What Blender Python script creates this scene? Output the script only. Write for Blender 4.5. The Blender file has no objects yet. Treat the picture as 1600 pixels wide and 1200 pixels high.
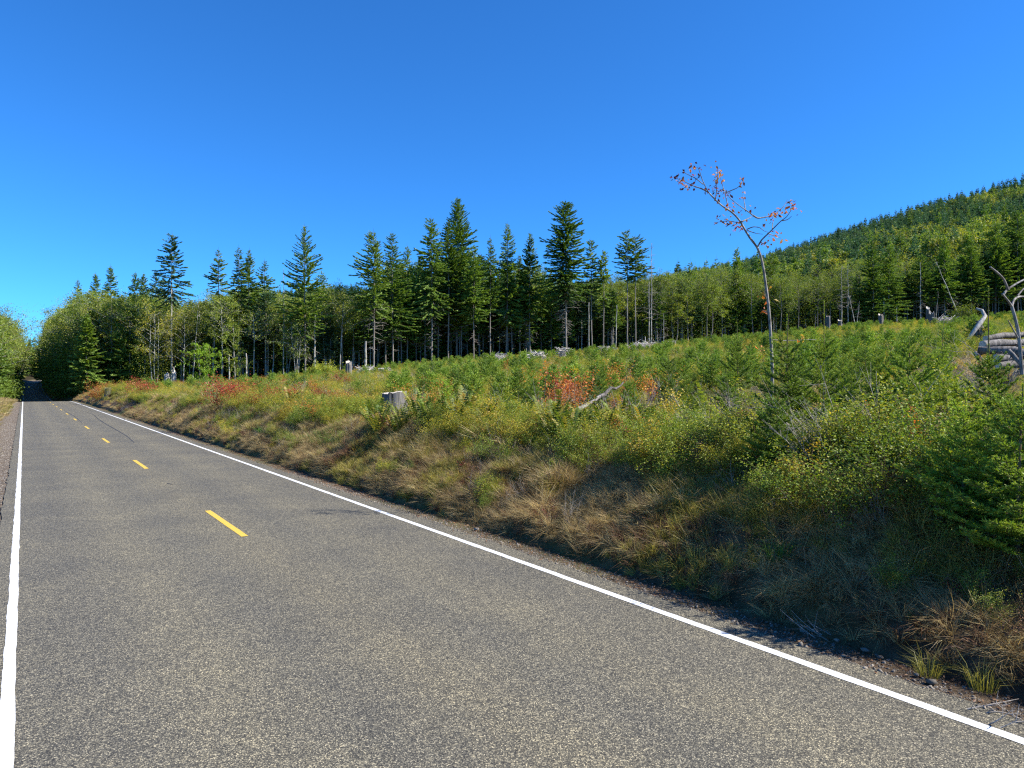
import bpy, math, random
import numpy as np

# ------------------------------------------------------------------ camera, light, exposure
SC = bpy.context.scene
F_PX = 1110.0          # focal length in photograph pixels (1600 wide)
CAM_H = 2.7
cam_data = bpy.data.cameras.new('camera')
cam_data.sensor_width = 36.0
cam_data.lens = 36.0 * F_PX / 1600.0
cam_data.clip_start = 0.1
cam_data.clip_end = 6000.0
cam = bpy.data.objects.new('camera', cam_data)
SC.collection.objects.link(cam)
cam.location = (0, 0, CAM_H)
cam.rotation_euler = (math.radians(90), 0, 0)
SC.camera = cam

SUN_AZ, SUN_EL = 98.0, 42.0     # degrees right of the view direction, above the horizon
world = bpy.data.worlds.new('World')
SC.world = world
world.use_nodes = True
wn = world.node_tree.nodes; wl = world.node_tree.links
wn.clear()
sky = wn.new('ShaderNodeTexSky'); sky.sky_type = 'NISHITA'; sky.sun_disc = False
sky.sun_elevation = math.radians(SUN_EL); sky.sun_rotation = math.radians(SUN_AZ)
sky.altitude = 1500.0; sky.air_density = 1.0; sky.dust_density = 0.0; sky.ozone_density = 5.0
tint = wn.new('ShaderNodeMix'); tint.data_type = 'RGBA'; tint.blend_type = 'MULTIPLY'
tint.inputs[0].default_value = 1.0; tint.inputs[7].default_value = (0.31, 0.93, 1.50, 1)
bg = wn.new('ShaderNodeBackground'); bg.inputs['Strength'].default_value = 0.0775
wo = wn.new('ShaderNodeOutputWorld')
wl.new(sky.outputs[0], tint.inputs[6]); wl.new(tint.outputs[2], bg.inputs['Color']); wl.new(bg.outputs[0], wo.inputs[0])

sd = bpy.data.lights.new('sun', 'SUN')
sd.energy = 5.0; sd.angle = math.radians(0.53); sd.color = (1.0, 0.95, 0.86)
sun = bpy.data.objects.new('sun', sd); SC.collection.objects.link(sun)
sun.rotation_euler = (math.radians(90 - SUN_EL), 0, math.radians(180 - SUN_AZ))

SC.view_settings.view_transform = 'Standard'
SC.view_settings.look = 'None'
SC.view_settings.exposure = 1.0
SC.view_settings.gamma = 1.0
SC.view_settings.use_curve_mapping = False
cy = SC.cycles
cy.max_bounces = 6; cy.diffuse_bounces = 4; cy.glossy_bounces = 2; cy.transmission_bounces = 4
cy.transparent_max_bounces = 8
cy.caustics_reflective = False; cy.caustics_refractive = False
cy.sample_clamp_indirect = 4.0
cy.use_denoising = False
cy.pixel_filter_type = 'BLACKMAN_HARRIS'; cy.filter_width = 1.25

COL = SC.collection
PI = math.pi
rs = np.random.RandomState

# ------------------------------------------------------------------ road frame and ground height
DX, DY = -0.5665, 0.8241      # along the road
NX, NY = 0.8241, 0.5665       # across the road, to the right
T_L, T_C, T_R = -0.11, 3.23, 6.22

def st(x, y): return x * DX + y * DY, x * NX + y * NY
def xy(s, t): return s * DX + t * NX, s * DY + t * NY

def _hash(i, j, seed):
    n = (i * 374761393 + j * 668265263 + seed * 974634777) & 0x7fffffff
    n = ((n ^ (n >> 13)) * 1274126177) & 0x7fffffff
    return ((n ^ (n >> 16)) & 0xffff) / 65535.0
def vnoise(x, y, seed=0):
    x = np.asarray(x, float); y = np.asarray(y, float)
    i = np.floor(x).astype(np.int64); j = np.floor(y).astype(np.int64)
    fx = x - i; fy = y - j
    fx = fx * fx * (3 - 2 * fx); fy = fy * fy * (3 - 2 * fy)
    a = _hash(i, j, seed); b = _hash(i + 1, j, seed); c = _hash(i, j + 1, seed); d = _hash(i + 1, j + 1, seed)
    return (a * (1 - fx) + b * fx) * (1 - fy) + (c * (1 - fx) + d * fx) * fy
def fbm(x, y, sc, seed=0, octv=4):
    r = 0; a = 0.5; n = 0
    for o in range(octv):
        r = r + a * vnoise(x / sc * 2 ** o + 17.3 * o, y / sc * 2 ** o + 5.1 * o, seed + o); n += a; a *= 0.5
    return r / n
def sstep(a, b, x):
    q = np.clip((np.asarray(x, float) - a) / (b - a), 0, 1); return q * q * (3 - 2 * q)

RS = [-400, 100, 125, 140, 160, 190, 230, 280, 340, 415, 520, 700, 1200, 2500]
RH = [0, 0, 0.0, -.12, -.75, -1.6, -1.95, -1.3, .55, 3.3, 6.0, 9, 12, 12]
def road_h(s):
    s = np.asarray(s, float)
    return (np.interp(s - 8, RS, RH) + np.interp(s - 3, RS, RH) + np.interp(s + 3, RS, RH) + np.interp(s + 8, RS, RH)) / 4
def curve_off(s):
    q = np.maximum(np.asarray(s, float) - 380, 0); return q * q / 900.0

U_E = [60, 100, 150, 268, 400, 500, 600, 700, 800, 900, 1000, 1100, 1200, 1300, 1400, 1500, 1600, 1800, 2200]
Z_E = [152, 142, 133, 130, 130, 130, 140, 150, 155, 158, 162, 168, 175, 180, 185, 190, 193, 195, 195]
V_E = [606, 606, 606, 600, 591, 583, 574, 563, 557, 549, 541, 531, 523, 511, 504, 497, 489, 475, 455]
AZ_E = [math.degrees(math.atan((u - 800) / F_PX)) for u in U_E]
R_E = [z / math.cos(math.radians(a)) for z, a in zip(Z_E, AZ_E)]
H_E = [CAM_H - (v - 600) * z / F_PX - 0.9 for v, z in zip(V_E, Z_E)]
T_E = [math.hypot(math.tan(math.radians(a)) * z, z) * (math.sin(math.radians(a)) * NX + math.cos(math.radians(a)) * NY) for a, z in zip(AZ_E, Z_E)]
SL_E = [min(.125, max(.05, (h - 1.4) / max(t - 11, 12))) for h, t in zip(H_E, T_E)]
U_S = [-400, 0, 200, 300, 400, 500, 700, 900, 1000, 1100, 1200, 1300, 1400, 1500, 1600, 1800, 2200, 2800]
V_S = [560, 535, 500, 485, 470, 462, 455, 450, 445, 432, 407, 374, 341, 313, 287, 262, 250, 270]
RZ = 700.0
AZ_S = [math.degrees(math.atan((u - 800) / F_PX)) for u in U_S]
EL_S = [(600 - v) / F_PX * RZ * math.cos(math.radians(a)) + CAM_H - 16 for v, a in zip(V_S, AZ_S)]

def ground(x, y):
    x = np.asarray(x, float); y = np.asarray(y, float)
    s, t = st(x, y)
    tc = t - curve_off(s)
    az = np.degrees(np.arctan2(x, np.maximum(y, 0.01)))
    az = np.where(y <= 0, np.where(x > 0, 90., -90.), az)
    r = np.hypot(x, y)
    re = np.interp(az, AZ_E, R_E)
    te = np.interp(az, AZ_E, T_E)
    sl = np.interp(az, AZ_E, SL_E)
    rh = road_h(s)
    bs = 1 + 0.25 * (fbm(s, 0 * s, 9, 3) - .5) * 2          # bank varies along the road
    tt = tc + (fbm(s, t * 0, 3.0, 5, 3) - .5) * 0.5 * sstep(6.9, 7.6, tc)
    bank = np.interp(tt, [-1e4, -60, -9, -4.5, -2.2, -.6, 0, 6.7, 6.95, 7.12, 7.35, 7.7, 8.3, 8.9, 9.4, 10.2, 11.4],
                     [2, 2, .7, .45, .12, -.03, -.008, -.012, -.02, -.03, .30, .52, .86, 1.20, 1.40, 1.50, 1.54])
    bank = np.where(tc > 7.2, bank * bs, bank)
    field = np.where(tc > 11.2, sl * (np.minimum(np.maximum(t, 11.2), np.maximum(te, 12)) - 11.2), 0)
    near = rh * (1 - sstep(60, 400, np.abs(tc)))
    h = near + bank + field
    q = np.clip((r - re) / np.maximum(RZ - re, 1), 0, 1)
    es = np.interp(az, AZ_S, EL_S)
    hillw = (q ** 1.15) * sstep(8, 60, np.abs(tc)) * (y > 0)
    h = h + np.maximum(es - h, 0) * hillw
    rough = (fbm(x, y, 6, 11) - .5) * 0.5 * sstep(11, 16, tc) + (fbm(x, y, 1.2, 12, 3) - .5) * .32 * sstep(7.1, 8.0, tc) + (fbm(s, t * .4, 2.6, 14, 3) - .5) * .75 * sstep(7.2, 8.2, tc) * (1 - sstep(9.6, 11.5, tc)) \
        + (fbm(x, y, 1.3, 13, 3) - .5) * .2 * sstep(-1.2, -3, tc)
    h = h + rough
    return h
def gz(x, y): return float(ground(np.array([x]), np.array([y]))[0])
def at(u, z): return (u - 800) / F_PX * z, z               # ground position seen at column u, z metres ahead
def elev(v, z): return CAM_H - (v - 600) / F_PX * z

# ------------------------------------------------------------------ geometry collector
class Geo:
    def __init__(self): self.V = []; self.F = []; self.M = []; self.A = []; self.n = 0
    def add(self, v, f, mat=0, a=None):
        v = np.asarray(v, float).reshape(-1, 3); f = np.asarray(f, int)
        if f.shape[1] == 3: f = np.concatenate([f, -np.ones((len(f), 1), int) - self.n], 1)
        self.V.append(v); self.F.append(f + self.n); self.M.append(np.full(len(f), mat))
        self.A.append(np.full(len(v), .5) if a is None else np.broadcast_to(a, (len(v),)).astype(float))
        self.n += len(v)
    def mesh(self, name, mats, smooth=False):
        me = bpy.data.meshes.new(name)
        if not self.V: return me
        V = np.concatenate(self.V); F = np.concatenate(self.F); M = np.concatenate(self.M); A = np.concatenate(self.A)
        tri = F[:, 3] < 0
        cnt = np.where(tri, 3, 4); start = np.concatenate([[0], np.cumsum(cnt)[:-1]])
        loops = F.reshape(-1)[np.stack([np.ones(len(F), bool)] * 3 + [~tri], 1).reshape(-1)]
        me.vertices.add(len(V)); me.vertices.foreach_set('co', V.astype(np.float32).reshape(-1))
        me.loops.add(len(loops)); me.loops.foreach_set('vertex_index', loops.astype(np.int32))
        me.polygons.add(len(F)); me.polygons.foreach_set('loop_start', start.astype(np.int32))
        me.polygons.foreach_set('material_index', M.astype(np.int32))
        if smooth: me.polygons.foreach_set('use_smooth', np.ones(len(F), bool))
        at_ = me.attributes.new('v', 'FLOAT', 'POINT'); at_.data.foreach_set('value', A.astype(np.float32))
        for m in (mats if isinstance(mats, (list, tuple)) else [mats]): me.materials.append(m)
        me.update(calc_edges=True)
        return me

def unit(a): return a / np.maximum(np.linalg.norm(a, axis=-1, keepdims=True), 1e-9)
def frame(d):
    up = np.where(np.abs(d[..., 2:3]) > .95, np.array([1., 0, 0]), np.array([0, 0, 1.]))
    a = unit(np.cross(d, up)); return a, np.cross(a, d)

def tube(g, pts, rad, sides=6, mat=0, a=.5, cap=True, wob=0, rng=None):
    pts = np.asarray(pts, float); rad = np.broadcast_to(rad, (len(pts),)).astype(float)
    d = unit(np.gradient(pts, axis=0)); A, B = frame(d)
    th = np.arange(sides) * 2 * PI / sides
    R = rad[:, None] * np.ones(sides)
    if wob and rng is not None: R = R * (1 + wob * (rng.rand(len(pts), sides) - .5) * 2)
    V = pts[:, None] + R[..., None] * (np.cos(th)[None, :, None] * A[:, None] + np.sin(th)[None, :, None] * B[:, None])
    n = len(pts); i = np.arange(n - 1)[:, None] * sides; j = np.arange(sides)[None]; k = (j + 1) % sides
    f = np.stack([i + j, i + k, i + k + sides, i + j + sides], -1).reshape(-1, 4)
    g.add(V.reshape(-1, 3), f, mat, a)
    if cap:
        for e, q in ((0, 0), (1, (n - 1) * sides)):
            c = pts[0 if e == 0 else -1]
            vv = np.concatenate([V[0 if e == 0 else -1], c[None]])
            ff = [[x, (x + 1) % sides, sides] if e else [(x + 1) % sides, x, sides] for x in range(sides)]
            g.add(vv, ff, mat, a)

def segs(g, P0, P1, r0, r1, mat=0, a=.5):
    """many thin three-sided twigs at once"""
    P0 = np.asarray(P0, float).reshape(-1, 3); P1 = np.asarray(P1, float).reshape(-1, 3); n = len(P0)
    if n == 0: return
    r0 = np.broadcast_to(r0, (n,)); r1 = np.broadcast_to(r1, (n,))
    A, B = frame(unit(P1 - P0)); V = []
    for P, r in ((P0, r0), (P1, r1)):
        for k in range(3):
            th = k * 2 * PI / 3
            V.append(P + r[:, None] * (math.cos(th) * A + math.sin(th) * B))
    V = np.stack(V, 1).reshape(-1, 3)
    b = (np.arange(n) * 6)[:, None]
    f = np.concatenate([b + np.array([[0, 1, 4, 3]]), b + np.array([[1, 2, 5, 4]]), b + np.array([[2, 0, 3, 5]])])
    g.add(V, f, mat, np.repeat(np.broadcast_to(a, (n,)), 6))

def kites(g, P, D, W, L, w, mat=0, a=.5, fold=.25, mid=.45):
    """leaf-like kites: base P, direction D (unit), width direction W (unit)"""
    n = len(P); L = np.broadcast_to(L, (n,))[:, None]; w = np.broadcast_to(w, (n,))[:, None]
    N = np.cross(D, W)
    v0 = P; v1 = P + D * L * mid + W * w * .5 + N * w * fold; v2 = P + D * L; v3 = P + D * L * mid - W * w * .5 + N * w * fold
    V = np.stack([v0, v1, v2, v3], 1).reshape(-1, 3)
    b = (np.arange(n) * 4)[:, None]
    f = np.concatenate([b + np.array([[0, 1, 2]]), b + np.array([[0, 2, 3]])])
    g.add(V, f, mat, np.repeat(np.broadcast_to(a, (n,)), 4))

def tris(g, P, D, W, L, w, mat=0, a=.5):
    n = len(P); L = np.broadcast_to(L, (n,))[:, None]; w = np.broadcast_to(w, (n,))[:, None]
    V = np.stack([P - W * w * .5, P + W * w * .5, P + D * L], 1).reshape(-1, 3)
    g.add(V, np.arange(3 * n).reshape(-1, 3), mat, np.repeat(np.broadcast_to(a, (n,)), 3))

def rdir(rng, n): return unit(rng.randn(n, 3))

# ------------------------------------------------------------------ materials
def new_mat(name):
    m = bpy.data.materials.new(name); m.use_nodes = True; m.node_tree.nodes.clear()
    return m, m.node_tree.nodes, m.node_tree.links

def leaf_mat(name, cols, trans=.35, var=.35, rough=.55, gloss=.025, tcol=(1.25, 1.2, .45)):
    """cols: colours spread along the leaf attribute"""
    m, n, l = new_mat(name)
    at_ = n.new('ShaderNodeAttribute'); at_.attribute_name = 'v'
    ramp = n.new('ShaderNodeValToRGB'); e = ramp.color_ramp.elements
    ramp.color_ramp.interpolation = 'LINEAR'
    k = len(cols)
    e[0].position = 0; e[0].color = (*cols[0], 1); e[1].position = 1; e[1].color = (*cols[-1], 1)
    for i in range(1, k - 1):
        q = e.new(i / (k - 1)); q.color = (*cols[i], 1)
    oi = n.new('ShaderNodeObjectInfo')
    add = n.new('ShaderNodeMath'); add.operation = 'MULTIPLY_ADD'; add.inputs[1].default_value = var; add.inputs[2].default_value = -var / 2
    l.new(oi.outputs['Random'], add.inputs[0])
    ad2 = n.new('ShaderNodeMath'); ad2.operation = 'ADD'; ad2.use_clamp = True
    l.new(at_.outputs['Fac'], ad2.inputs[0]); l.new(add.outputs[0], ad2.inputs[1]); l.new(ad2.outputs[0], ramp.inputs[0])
    hs = n.new('ShaderNodeHueSaturation'); l.new(ramp.outputs[0], hs.inputs['Color'])
    mv = n.new('ShaderNodeMath'); mv.operation = 'MULTIPLY_ADD'; mv.inputs[1].default_value = .5; mv.inputs[2].default_value = .75
    wn_ = n.new('ShaderNodeTexWhiteNoise'); wn_.noise_dimensions = '1D'; l.new(oi.outputs['Random'], wn_.inputs['W'])
    l.new(wn_.outputs['Value'], mv.inputs[0]); l.new(mv.outputs[0], hs.inputs['Value'])
    df = n.new('ShaderNodeBsdfDiffuse'); l.new(hs.outputs[0], df.inputs[0])
    tr = n.new('ShaderNodeBsdfTranslucent')
    tm = n.new('ShaderNodeMix'); tm.data_type = 'RGBA'; tm.blend_type = 'MULTIPLY'; tm.inputs[0].default_value = 1; tm.inputs[7].default_value = (*tcol, 1)
    l.new(hs.outputs[0], tm.inputs[6]); l.new(tm.outputs[2], tr.inputs[0])
    mx = n.new('ShaderNodeMixShader'); mx.inputs[0].default_value = trans
    l.new(df.outputs[0], mx.inputs[1]); l.new(tr.outputs[0], mx.inputs[2])
    gl = n.new('ShaderNodeBsdfGlossy'); gl.inputs['Roughness'].default_value = rough; gl.inputs[0].default_value = (1, 1, 1, 1)
    mg = n.new('ShaderNodeMixShader'); mg.inputs[0].default_value = gloss
    l.new(mx.outputs[0], mg.inputs[1]); l.new(gl.outputs[0], mg.inputs[2])
    out = n.new('ShaderNodeOutputMaterial'); l.new(mg.outputs[0], out.inputs[0])
    return m

def ramp_node(n, stops):
    r = n.new('ShaderNodeValToRGB'); e = r.color_ramp.elements
    e[0].position = stops[0][0]; e[0].color = (*stops[0][1], 1); e[1].position = stops[-1][0]; e[1].color = (*stops[-1][1], 1)
    for p, c in stops[1:-1]:
        q = e.new(p); q.color = (*c, 1)
    return r

def bark_mat(name, c0, c1, scale=6, stretch=.18, moss=None, bump=.6):
    m, n, l = new_mat(name)
    tc = n.new('ShaderNodeTexCoord'); mp = n.new('ShaderNodeMapping'); mp.inputs['Scale'].default_value = (1, 1, stretch)
    l.new(tc.outputs['Object'], mp.inputs[0])
    no = n.new('ShaderNodeTexNoise'); no.inputs['Scale'].default_value = scale; no.inputs['Detail'].default_value = 6; no.inputs['Roughness'].default_value = .65
    l.new(mp.outputs[0], no.inputs[0])
    r = ramp_node(n, [(.35, c0), (.62, c1)]); l.new(no.outputs[0], r.inputs[0])
    col = r.outputs[0]
    if moss:
        n2 = n.new('ShaderNodeTexNoise'); n2.inputs['Scale'].default_value = 1.3; n2.inputs['Detail'].default_value = 4; l.new(tc.outputs['Object'], n2.inputs[0])
        r2 = ramp_node(n, [(.5, (0, 0, 0)), (.62, (1, 1, 1))]); l.new(n2.outputs[0], r2.inputs[0])
        mx = n.new('ShaderNodeMix'); mx.data_type = 'RGBA'; l.new(r2.outputs[0], mx.inputs[0]); l.new(col, mx.inputs[6]); mx.inputs[7].default_value = (*moss, 1)
        col = mx.outputs[2]
    b = n.new('ShaderNodeBsdfPrincipled'); b.inputs['Roughness'].default_value = .85; b.inputs['Specular IOR Level'].default_value = .2
    l.new(col, b.inputs['Base Color'])
    bp = n.new('ShaderNodeBump'); bp.inputs['Strength'].default_value = bump; bp.inputs['Distance'].default_value = .02
    l.new(no.outputs[0], bp.inputs['Height']); l.new(bp.outputs[0], b.inputs['Normal'])
    out = n.new('ShaderNodeOutputMaterial'); l.new(b.outputs[0], out.inputs[0])
    return m

M_FIR = leaf_mat('fir_needles', [(0.069, 0.143, 0.026), (0.137, 0.237, 0.040), (0.273, 0.375, 0.063)], .32, .4)
M_FIR_BLUE = leaf_mat('hemlock_and_haze_needles', [(0.048, 0.116, 0.059), (0.091, 0.184, 0.087), (0.152, 0.266, 0.123)], .22, .4)  # hemlock green, also stands in for haze near the ridge
M_SAP = leaf_mat('sapling_needles', [(0.110, 0.193, 0.022), (0.203, 0.311, 0.031), (0.402, 0.477, 0.048)], .28, .5)
M_ALDER = leaf_mat('alder_leaves', [(0.119, 0.188, 0.019), (0.218, 0.285, 0.031), (0.416, 0.410, 0.046)], .42, .5)
M_ALDER_HILL = leaf_mat('hillside_leaves', [(0.104, 0.171, 0.022), (0.192, 0.257, 0.034), (0.370, 0.342, 0.045)], .35, .7)
M_GREEN = leaf_mat('green_leaves', [(0.082, 0.152, 0.018), (0.184, 0.271, 0.028), (0.409, 0.407, 0.044)], .4, .5)
M_YG = leaf_mat('yellow_green_leaves', [(0.149, 0.199, 0.022), (0.356, 0.370, 0.036), (0.683, 0.484, 0.048)], .45, .4)
M_YEL = leaf_mat('yellow_leaves', [(.22, .24, .03), (.5, .38, .04), (.6, .34, .06)], .45, .3)
M_RED = leaf_mat('red_leaves', [(0.240, 0.028, 0.024), (0.384, 0.064, 0.032), (0.400, 0.176, 0.040)], .4, .3, tcol=(1.2, .9, .6))
M_ORANGE = leaf_mat('orange_leaves', [(.40, .09, .03), (.55, .2, .04), (.5, .34, .05)], .4, .3, tcol=(1.2, 1, .5))
M_CRIMSON = leaf_mat('crimson_leaves', [(.07, .03, .02), (.14, .035, .025), (.28, .04, .03)], .3, .3, tcol=(1.2, .8, .6))
M_RUSSET = leaf_mat('russet_leaves', [(0.162, 0.068, 0.028), (0.297, 0.119, 0.042), (0.459, 0.238, 0.084)], .35, .4, tcol=(1.2, .9, .6))
M_LIME = leaf_mat('lime_leaves', [(0.137, 0.254, 0.019), (0.254, 0.411, 0.028), (0.411, 0.489, 0.037)], .45, .2)
M_FERN = leaf_mat('fern_fronds', [(0.070, 0.130, 0.018), (0.182, 0.221, 0.030), (0.420, 0.273, 0.060)], .35, .5)
M_DRY = leaf_mat('dry_grass_blades', [(0.235, 0.155, 0.074), (0.499, 0.372, 0.163), (0.692, 0.603, 0.294)], .35, .4, tcol=(1.1, 1, .7))
M_OLIVE = leaf_mat('olive_grass_blades', [(0.178, 0.178, 0.037), (0.338, 0.307, 0.062), (0.641, 0.484, 0.123)], .35, .5, tcol=(1.1, 1.05, .6))
M_GRASS = leaf_mat('green_grass_blades', [(.06, .15, .02), (.12, .25, .035), (.25, .32, .06)], .4, .3)
M_BROWNLEAF = leaf_mat('dead_brown_leaves', [(0.095, 0.046, 0.025), (0.189, 0.094, 0.046), (0.336, 0.187, 0.092)], .25, .4, tcol=(1.1, 1, .8))
M_BARK = bark_mat('grey_bark', (.10, .085, .07), (.30, .27, .235), 5, .12, moss=None)
M_BARK_PALE = bark_mat('pale_bark', (.22, .20, .17), (.52, .49, .44), 6, .25, moss=(.14, .15, .06))
M_TWIG = bark_mat('bleached_twig', (.20, .17, .14), (.44, .40, .35), 12, .5)
M_TWIG_BROWN = bark_mat('brown_twig', (.08, .055, .035), (.20, .14, .09), 12, .5)
M_WOOD = bark_mat('weathered_wood', (.045, .042, .039), (.22, .20, .185), 9, .10, bump=1.0)
M_WOODCUT = bark_mat('cut_wood', (.34, .29, .23), (.62, .57, .48), 20, 1)
M_HERO = bark_mat('slender_trunk_bark', (.07, .06, .05), (.33, .30, .26), 14, .5)

def mix_rgb(n, l, fac, a, b, mode='MIX'):
    m = n.new('ShaderNodeMix'); m.data_type = 'RGBA'; m.blend_type = mode
    for s, v in ((0, fac), (6, a), (7, b)):
        if hasattr(v, 'links') or isinstance(v, bpy.types.NodeSocket): l.new(v, m.inputs[s])
        else: m.inputs[s].default_value = v if s == 0 else (*v, 1)
    return m.outputs[2]
def tex(n, l, kind, scale, vec=None, **kw):
    t = n.new(kind); t.inputs['Scale'].default_value = scale
    for k, v in kw.items():
        if k in t.inputs: t.inputs[k].default_value = v
    if vec is not None: l.new(vec, t.inputs['Vector'])
    return t
def principled(n, l, col, rough=.9, spec=.2, bump=None, strength=.5, dist=.01):
    b = n.new('ShaderNodeBsdfPrincipled'); b.inputs['Roughness'].default_value = rough; b.inputs['Specular IOR Level'].default_value = spec
    if isinstance(col, bpy.types.NodeSocket): l.new(col, b.inputs['Base Color'])
    else: b.inputs['Base Color'].default_value = (*col, 1)
    if bump is not None:
        bp = n.new('ShaderNodeBump'); bp.inputs['Strength'].default_value = strength; bp.inputs['Distance'].default_value = dist
        l.new(bump, bp.inputs['Height']); l.new(bp.outputs[0], b.inputs['Normal'])
    out = n.new('ShaderNodeOutputMaterial'); l.new(b.outputs[0], out.inputs[0])
    return b

def asphalt_mat():
    m, n, l = new_mat('chip_seal_asphalt')
    tc = n.new('ShaderNodeTexCoord'); P = tc.outputs['Object']
    v = tex(n, l, 'ShaderNodeTexVoronoi', 105, P)
    chips = ramp_node(n, [(0, (.055, .054, .052)), (.35, (.09, .087, .080)), (.62, (.14, .133, .115)), (.85, (.24, .222, .185)), (1, (.46, .42, .34))])
    sep = n.new('ShaderNodeSeparateColor'); l.new(v.outputs['Color'], sep.inputs[0]); l.new(sep.outputs[0], chips.inputs[0])
    edge = ramp_node(n, [(.25, (1, 1, 1)), (.75, (.30, .30, .32))]); l.new(v.outputs['Distance'], edge.inputs[0])
    c = mix_rgb(n, l, 1.0, chips.outputs[0], edge.outputs[0], 'MULTIPLY')
    v2 = tex(n, l, 'ShaderNodeTexVoronoi', 23, P)
    s2 = n.new('ShaderNodeSeparateColor'); l.new(v2.outputs['Color'], s2.inputs[0])
    r2 = ramp_node(n, [(0, (.86, .86, .87)), (.5, (1, 1, 1)), (1, (1.17, 1.15, 1.1))]); l.new(s2.outputs[1], r2.inputs[0])
    c = mix_rgb(n, l, 1.0, c, r2.outputs[0], 'MULTIPLY')
    big = tex(n, l, 'ShaderNodeTexNoise', .55, P, Detail=5, Roughness=.6)
    rb = ramp_node(n, [(.3, (.84, .84, .86)), (.7, (1.16, 1.13, 1.06))]); l.new(big.outputs[0], rb.inputs[0])
    c = mix_rgb(n, l, 1.0, c, rb.outputs[0], 'MULTIPLY')
    # wheel tracks run along the road: the road mesh stores its across position as uv-like attribute v
    a = n.new('ShaderNodeAttribute'); a.attribute_name = 'v'
    rw = ramp_node(n, [(0, (1.0, 1.0, 1.0)), (.14, (.88, .89, .92)), (.26, (1.1, 1.09, 1.05)), (.38, (.9, .91, .93)), (.5, (1.08, 1.06, 1.0)),
                       (.63, (.9, .91, .93)), (.74, (1.08, 1.07, 1.03)), (.86, (.9, .91, .94)), (1, (.95, .95, .95))]); l.new(a.outputs['Fac'], rw.inputs[0])
    c = mix_rgb(n, l, 1.0, c, rw.outputs[0], 'MULTIPLY')
    c = mix_rgb(n, l, 1.0, c, (1.34, 1.30, 1.10), 'MULTIPLY')
    principled(n, l, c, .82, .35, v.outputs['Distance'], .55, .006)
    return m
def paint_mat(name, col, dark):
    m, n, l = new_mat(name)
    tc = n.new('ShaderNodeTexCoord'); P = tc.outputs['Object']
    no = tex(n, l, 'ShaderNodeTexNoise', 45, P, Detail=5, Roughness=.7)
    r = ramp_node(n, [(.32, dark), (.46, col)]); l.new(no.outputs[0], r.inputs[0])
    v = tex(n, l, 'ShaderNodeTexVoronoi', 62, P)
    principled(n, l, r.outputs[0], .6, .4, v.outputs['Distance'], .5, .005)
    return m
def ground_mat():
    m, n, l = new_mat('ground_soil')
    tc = n.new('ShaderNodeTexCoord'); P = tc.outputs['Object']
    a = tex(n, l, 'ShaderNodeTexNoise', 2.2, P, Detail=8, Roughness=.7)
    soil = ramp_node(n, [(.3, (.045, .030, .020)), (.5, (.10, .068, .042)), (.7, (.20, .145, .09))]); l.new(a.outputs[0], soil.inputs[0])
    b = tex(n, l, 'ShaderNodeTexNoise', .25, P, Detail=5, Roughness=.6)
    gr = ramp_node(n, [(.35, (.05, .065, .02)), (.65, (.17, .15, .06))]); l.new(a.outputs[0], gr.inputs[0])
    fr = ramp_node(n, [(.42, (0, 0, 0)), (.6, (1, 1, 1))]); l.new(b.outputs[0], fr.inputs[0])
    c = mix_rgb(n, l, fr.outputs[0], soil.outputs[0], gr.outputs[0])
    # gravelly shoulder next to the road, by stored attribute
    at_ = n.new('ShaderNodeAttribute'); at_.attribute_name = 'v'
    v = tex(n, l, 'ShaderNodeTexVoronoi', 34, P); s = n.new('ShaderNodeSeparateColor'); l.new(v.outputs['Color'], s.inputs[0])
    gv = ramp_node(n, [(0, (.06, .048, .036)), (.6, (.16, .13, .10)), (.9, (.30, .26, .21)), (1, (.5, .47, .42))]); l.new(s.outputs[0], gv.inputs[0])
    lit = tex(n, l, 'ShaderNodeTexNoise', 7, P, Detail=6, Roughness=.7)
    lr = ramp_node(n, [(.48, (0, 0, 0)), (.6, (1, 1, 1))]); l.new(lit.outputs[0], lr.inputs[0])
    gv2 = mix_rgb(n, l, lr.outputs[0], gv.outputs[0], (.13, .09, .055))
    c = mix_rgb(n, l, at_.outputs['Fac'], c, gv2)
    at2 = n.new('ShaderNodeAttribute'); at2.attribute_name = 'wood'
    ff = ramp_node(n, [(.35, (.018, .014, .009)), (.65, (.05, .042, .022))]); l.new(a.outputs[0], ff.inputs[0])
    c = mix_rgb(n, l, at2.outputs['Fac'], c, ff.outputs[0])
    fine = tex(n, l, 'ShaderNodeTexNoise', 22, P, Detail=8, Roughness=.75)
    principled(n, l, c, .95, .1, fine.outputs[0], 1.0, .05)
    return m
M_ASPHALT = asphalt_mat()
M_WHITE = paint_mat('white_road_paint', (.72, .72, .70), (.30, .29, .27))
M_YELLOW = paint_mat('yellow_road_paint', (.64, .42, .05), (.30, .21, .07))
M_GROUND = ground_mat()
def simple_mat(name, c0, c1, scale=20, rough=.85):
    m, n, l = new_mat(name)
    tc = n.new('ShaderNodeTexCoord')
    no = tex(n, l, 'ShaderNodeTexNoise', scale, tc.outputs['Object'], Detail=4)
    r = ramp_node(n, [(.35, c0), (.65, c1)]); l.new(no.outputs[0], r.inputs[0])
    oi = n.new('ShaderNodeObjectInfo')
    mv = n.new('ShaderNodeMath'); mv.operation = 'MULTIPLY_ADD'; mv.inputs[1].default_value = .9; mv.inputs[2].default_value = .5; l.new(oi.outputs['Random'], mv.inputs[0])
    hs = n.new('ShaderNodeHueSaturation'); l.new(r.outputs[0], hs.inputs['Color']); l.new(mv.outputs[0], hs.inputs['Value'])
    principled(n, l, hs.outputs[0], rough, .3, no.outputs[0], .5, .01)
    return m
M_STONE = simple_mat('shoulder_stone', (.12, .10, .08), (.30, .265, .22))
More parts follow.
